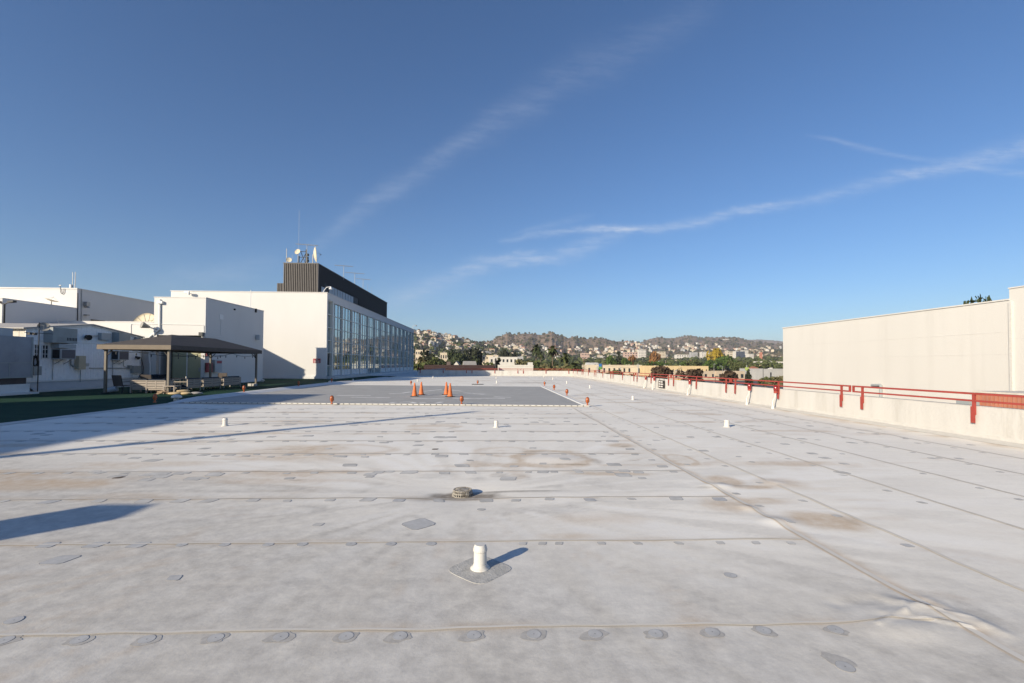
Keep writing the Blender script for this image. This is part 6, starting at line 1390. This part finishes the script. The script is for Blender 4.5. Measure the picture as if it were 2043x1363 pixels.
# individual houses far off
def house_mesh(i):
    g = random.Random(i); a = MB(); W_, D_, h = g.uniform(12, 22), g.uniform(9, 13), g.uniform(4, 8)
    a.m(0).box(-W_/2, W_/2, -D_/2, D_/2, -6, h)
    if i % 2: a.m(1).add([(-W_/2-.5, -D_/2-.5, h), (W_/2+.5, -D_/2-.5, h), (W_/2+.5, D_/2+.5, h), (-W_/2-.5, D_/2+.5, h), (-W_/2+3, 0, h+2.6), (W_/2-3, 0, h+2.6)], [(0, 1, 5, 4), (2, 3, 4, 5), (1, 2, 5), (3, 0, 4), (0, 3, 2, 1)])
    else: a.m(1).box(-W_/2-.3, W_/2+.3, -D_/2-.3, D_/2+.3, h+.01, h+.5); a.m(0).box(-W_/2+2, 1, -D_/2+1, D_/2-1, h+.5, h+3)
    for f in range(1 if h < 5.5 else 2):
        for c in range(4): x = -W_/2+W_*(c+.5)/4; a.m(2).box(x-1, x+1, -D_/2-.1, -D_/2-.01, .8+f*3.2, 2.5+f*3.2)
    return a
HM = []
for i, (wl_, rf_) in enumerate((('bw', 'rt'), ('bw', 'rg'), ('bc', 'rt'), ('bc', 'rg'), ('bt', 'rt'), ('bw', 'rw'), ('bp', 'rt'), ('bg', 'rb'))):
    o = house_mesh(i+3).build('hill_house', [wl_, rf_, 'win_dark']); HM.append((o.data, ('white', 'white', 'cream', 'cream', 'tan', 'white', 'pinkish', 'grey')[i]+' house with '+('a pitched' if i % 2 == 0 else 'a flat')+' roof'+(' in red brown' if rf_ == 'rt' else ''))); bpy.data.objects.remove(o)
LM = []
for i, (wl_, rf_, nm_) in enumerate((('bw', 'rw', 'white'), ('bc', 'rg', 'cream'), ('bw', 'rg', 'off-white'), ('bt', 'rb', 'tan'), ('bg', 'rg', 'grey'), ('bp', 'rt', 'pinkish'))):
    o = house_mesh(2*i+40).build('low_building', [wl_, rf_, 'win_dark']); LM.append((o.data, nm_+' flat roofed low building')); bpy.data.objects.remove(o)
regions = [((826, 900), (663, 676), 30), ((826, 950), (676, 700), 48), ((950, 1060), (690, 704), 14), ((1040, 1180), (694, 706), 30), ((1180, 1280), (694, 708), 30), ((1245, 1300), (683, 694), 14), ((1270, 1440), (688, 703), 48), ((1440, 1560), (694, 708), 24)]
rnd = random.Random(5); hc = 0
for (xa, xb), (ya, yb_), n_ in regions:
    k = 0; t_ = 0
    while k < n_ and t_ < 600:
        t_ += 1; p = march(rnd.uniform(xa, xb), rnd.uniform(ya, yb_))
        if p is None or p[1] > 5200: continue
        me, lb = HM[rnd.choice([0, 1, 1, 2, 3, 3, 4, 5, 5, 6, 7])]; o = bpy.data.objects.new('hill_house', me); sc.collection.objects.link(o); s_ = rnd.uniform(.8, 1.3)*(1+max(0, p[1]-1500)/5000)
        o.location = (p[0], p[1], max(p[2], float(terr(np.array([p[0]]), np.array([p[1]]))[0]))+3.5); o.scale = (s_, s_, s_); o.rotation_euler[2] = rnd.uniform(-.9, .9); tag(o, 'small distant '+lb+' on the far slopes', 'house', 'distant '+lb.replace('house', 'houses')); k += 1; hc += 1
# mid-distance town: roofs between trees
rnd = random.Random(8); k = 0
while k < 24:
    p = march(rnd.uniform(1040, 1560), rnd.uniform(712, 727))
    if p is None or p[1] < 380 or p[1] > 1700: continue
    me, lb = HM[rnd.choice([0, 1, 2, 3, 4, 5])]; o = bpy.data.objects.new('hill_house', me); sc.collection.objects.link(o); o.location = (p[0], p[1], p[2]+1); s_ = rnd.uniform(.7, 1.); o.scale = (s_, s_, s_); o.rotation_euler[2] = rnd.uniform(-.5, .5)
    tag(o, 'small distant '+lb+' on the far slopes', 'house', 'distant '+lb.replace('house', 'houses')); k += 1
rnd = random.Random(31); k = 0
while k < 110:
    px = rnd.uniform(850, 1562); p = march(px, rnd.uniform(706, 727))
    if p is None or p[1] < 600 or p[1] > 2300: continue
    me, lb = LM[rnd.randrange(len(LM))]; o = bpy.data.objects.new('low_building', me); sc.collection.objects.link(o); o.location = (p[0], p[1], p[2]+1.5); s_ = rnd.uniform(.8, 1.3); o.scale = (s_*1.3, s_, s_); o.rotation_euler[2] = rnd.uniform(-.4, .4)
    tag(o, 'distant '+lb+' in the town below the hills', 'building', 'distant '+lb.replace('building', 'buildings')); k += 1
# scrub and woods that read as a mass
def scrub(name, n, rfun, size, lm, azr, seed, zoff=.6, nf=7, sl=1.):
    g = np.random.default_rng(seed); az_ = g.uniform(azr[0], azr[1], n); r_ = rfun(g, n); x = r_*np.sin(az_); y = r_*np.cos(az_)
    dens = fbm2(x, y, 1/120., 77+seed, 4); keep = dens > g.uniform(.30, .62, n); x, y, r_ = x[keep], y[keep], r_[keep]; n = len(x); z = terr(x, y)
    s = size*g.uniform(.5, 1.5, n)*(1+r_/6000); V_ = np.zeros((n, nf, 4, 3))
    for f in range(nf):
        v = g.normal(size=(n, 3)); v[:, 2] = np.abs(v[:, 2]); v /= np.linalg.norm(v, axis=1)[:, None]; c = np.stack([x, y, z+s*zoff*.5], 1)+v*s[:, None]*np.array([.5, .5, .55]); a = np.cross(v, g.normal(size=(n, 3))); a /= np.linalg.norm(a, axis=1)[:, None]; b_ = np.cross(v, a)
        q = s*g.uniform(.3, .55, n)
        for j, (ca, cb) in enumerate(((-1, -.8), (1, -1), (.8, 1), (-1, .9))): V_[:, f, j] = c+a*(ca*q)[:, None]+b_*(cb*q)[:, None]
    V_ = V_.reshape(-1, 3); nq = len(V_)//4; me = bpy.data.meshes.new(name); me.vertices.add(len(V_)); me.vertices.foreach_set('co', V_.ravel()); me.loops.add(nq*4); me.loops.foreach_set('vertex_index', np.arange(nq*4)); me.polygons.add(nq); me.polygons.foreach_set('loop_start', np.arange(0, nq*4, 4)); me.polygons.foreach_set('loop_total', np.full(nq, 4)); me.materials.append(M[lm]); me.update(calc_edges=True)
    o = bpy.data.objects.new(name, me); sc.collection.objects.link(o); return o
az0, az1 = azt(815, 700)[0], azt(1600, 700)[0]
M['scrub'] = leafmat('scrub_leaf', (.12, .10, .06), .5); M['scrub_d'] = leafmat('scrub_dark', (.07, .072, .042), .5)
o = scrub('hill_scrub', 6500, lambda g, n: g.uniform(1500, 5200, n), 5.5, 'scrub', (az0, az1), 1); tag(o, 'olive brown scrub covering the hills', 'scrub', None, 'stuff')
o = scrub('hill_woods', 3000, lambda g, n: g.uniform(1300, 5200, n), 7, 'scrub_d', (az0, az1), 2); tag(o, 'dark green scattered woods on the hill slopes', 'woods', None, 'stuff')
o = scrub('town_trees', 1600, lambda g, n: 700+1500*g.uniform(0, 1, n)**1.1, 7, 'l_mid', (az0, az1), 3, 1.2, 16); tag(o, 'green tree canopy between the houses of the town', 'tree canopy', None, 'stuff')
o = scrub('town_shrubs', 1500, lambda g, n: 650+1700*g.uniform(0, 1, n)**1.1, 6, 'l_dark', (az0, az1), 4, 1.2, 14); tag(o, 'dark tree canopy between the houses of the town', 'tree canopy', None, 'stuff')
o = scrub('wide_woods', 2500, lambda g, n: g.uniform(300, 2500, n), 14, 'l_mid', (az1, rad(84)), 6, 1.2, 12); tag(o, 'tree canopy of the town east of the deck, mirrored in the glass', 'tree canopy', None, 'stuff')
# hill sign
p = march(1441.3, 677.8); p2 = march(1455.5, 677.8)
if p is not None:
    D_ = p[1]; A, B = PY(1441.2, 678.2, D_-15), PY(1455.4, 678.2, D_-15)
    cu = bpy.data.curves.new('hill_letters', 'FONT'); cu.body = 'HOLLYWOOD'; cu.align_x = 'CENTER'; cu.extrude = .02; cu.offset = .02; to = bpy.data.objects.new('tmp', cu); sc.collection.objects.link(to)
    bpy.context.view_layer.update(); dg = bpy.context.evaluated_depsgraph_get(); me = bpy.data.meshes.new_from_object(to.evaluated_get(dg)); bpy.data.objects.remove(to)
    w0 = max(v.co.x for v in me.vertices)-min(v.co.x for v in me.vertices); s_ = (B[0]-A[0])/w0; M['letters'] = mat('letter_white', (.85, .85, .83), .7, .02, 1); me.materials.append(M['letters'])
    o = bpy.data.objects.new('hillside_letters', me); sc.collection.objects.link(o); o.scale = (s_, s_*1.05, s_*3); o.rotation_euler = (rad(90), 0, 0); o.location = ((A[0]+B[0])/2, D_-15, A[2]); tag(o, 'row of big white letters standing on the far hillside at the right', 'sign')
    print('letters at', o.location, s_)
# haze
hz = MB(); hz.box(-6500, 9500, -300, 12500, -14, 530)
mt = bpy.data.materials.new('haze_air'); mt.use_nodes = True; nt = mt.node_tree; nt.nodes.remove(nt.nodes['Principled BSDF']); v = nt.nodes.new('ShaderNodeVolumePrincipled'); v.inputs['Density'].default_value = 6.0e-5; v.inputs['Color'].default_value = (.80, .87, 1, 1); v.inputs['Anisotropy'].default_value = .0; nt.links.new(v.outputs[0], nt.nodes['Material Output'].inputs['Volume'])
M['haze'] = mt; USE_HAZE = True
if USE_HAZE: o = hz.build('haze', 'haze'); o['kind'] = 'stuff'
print('houses', hc, 'objects', len(bpy.data.objects))
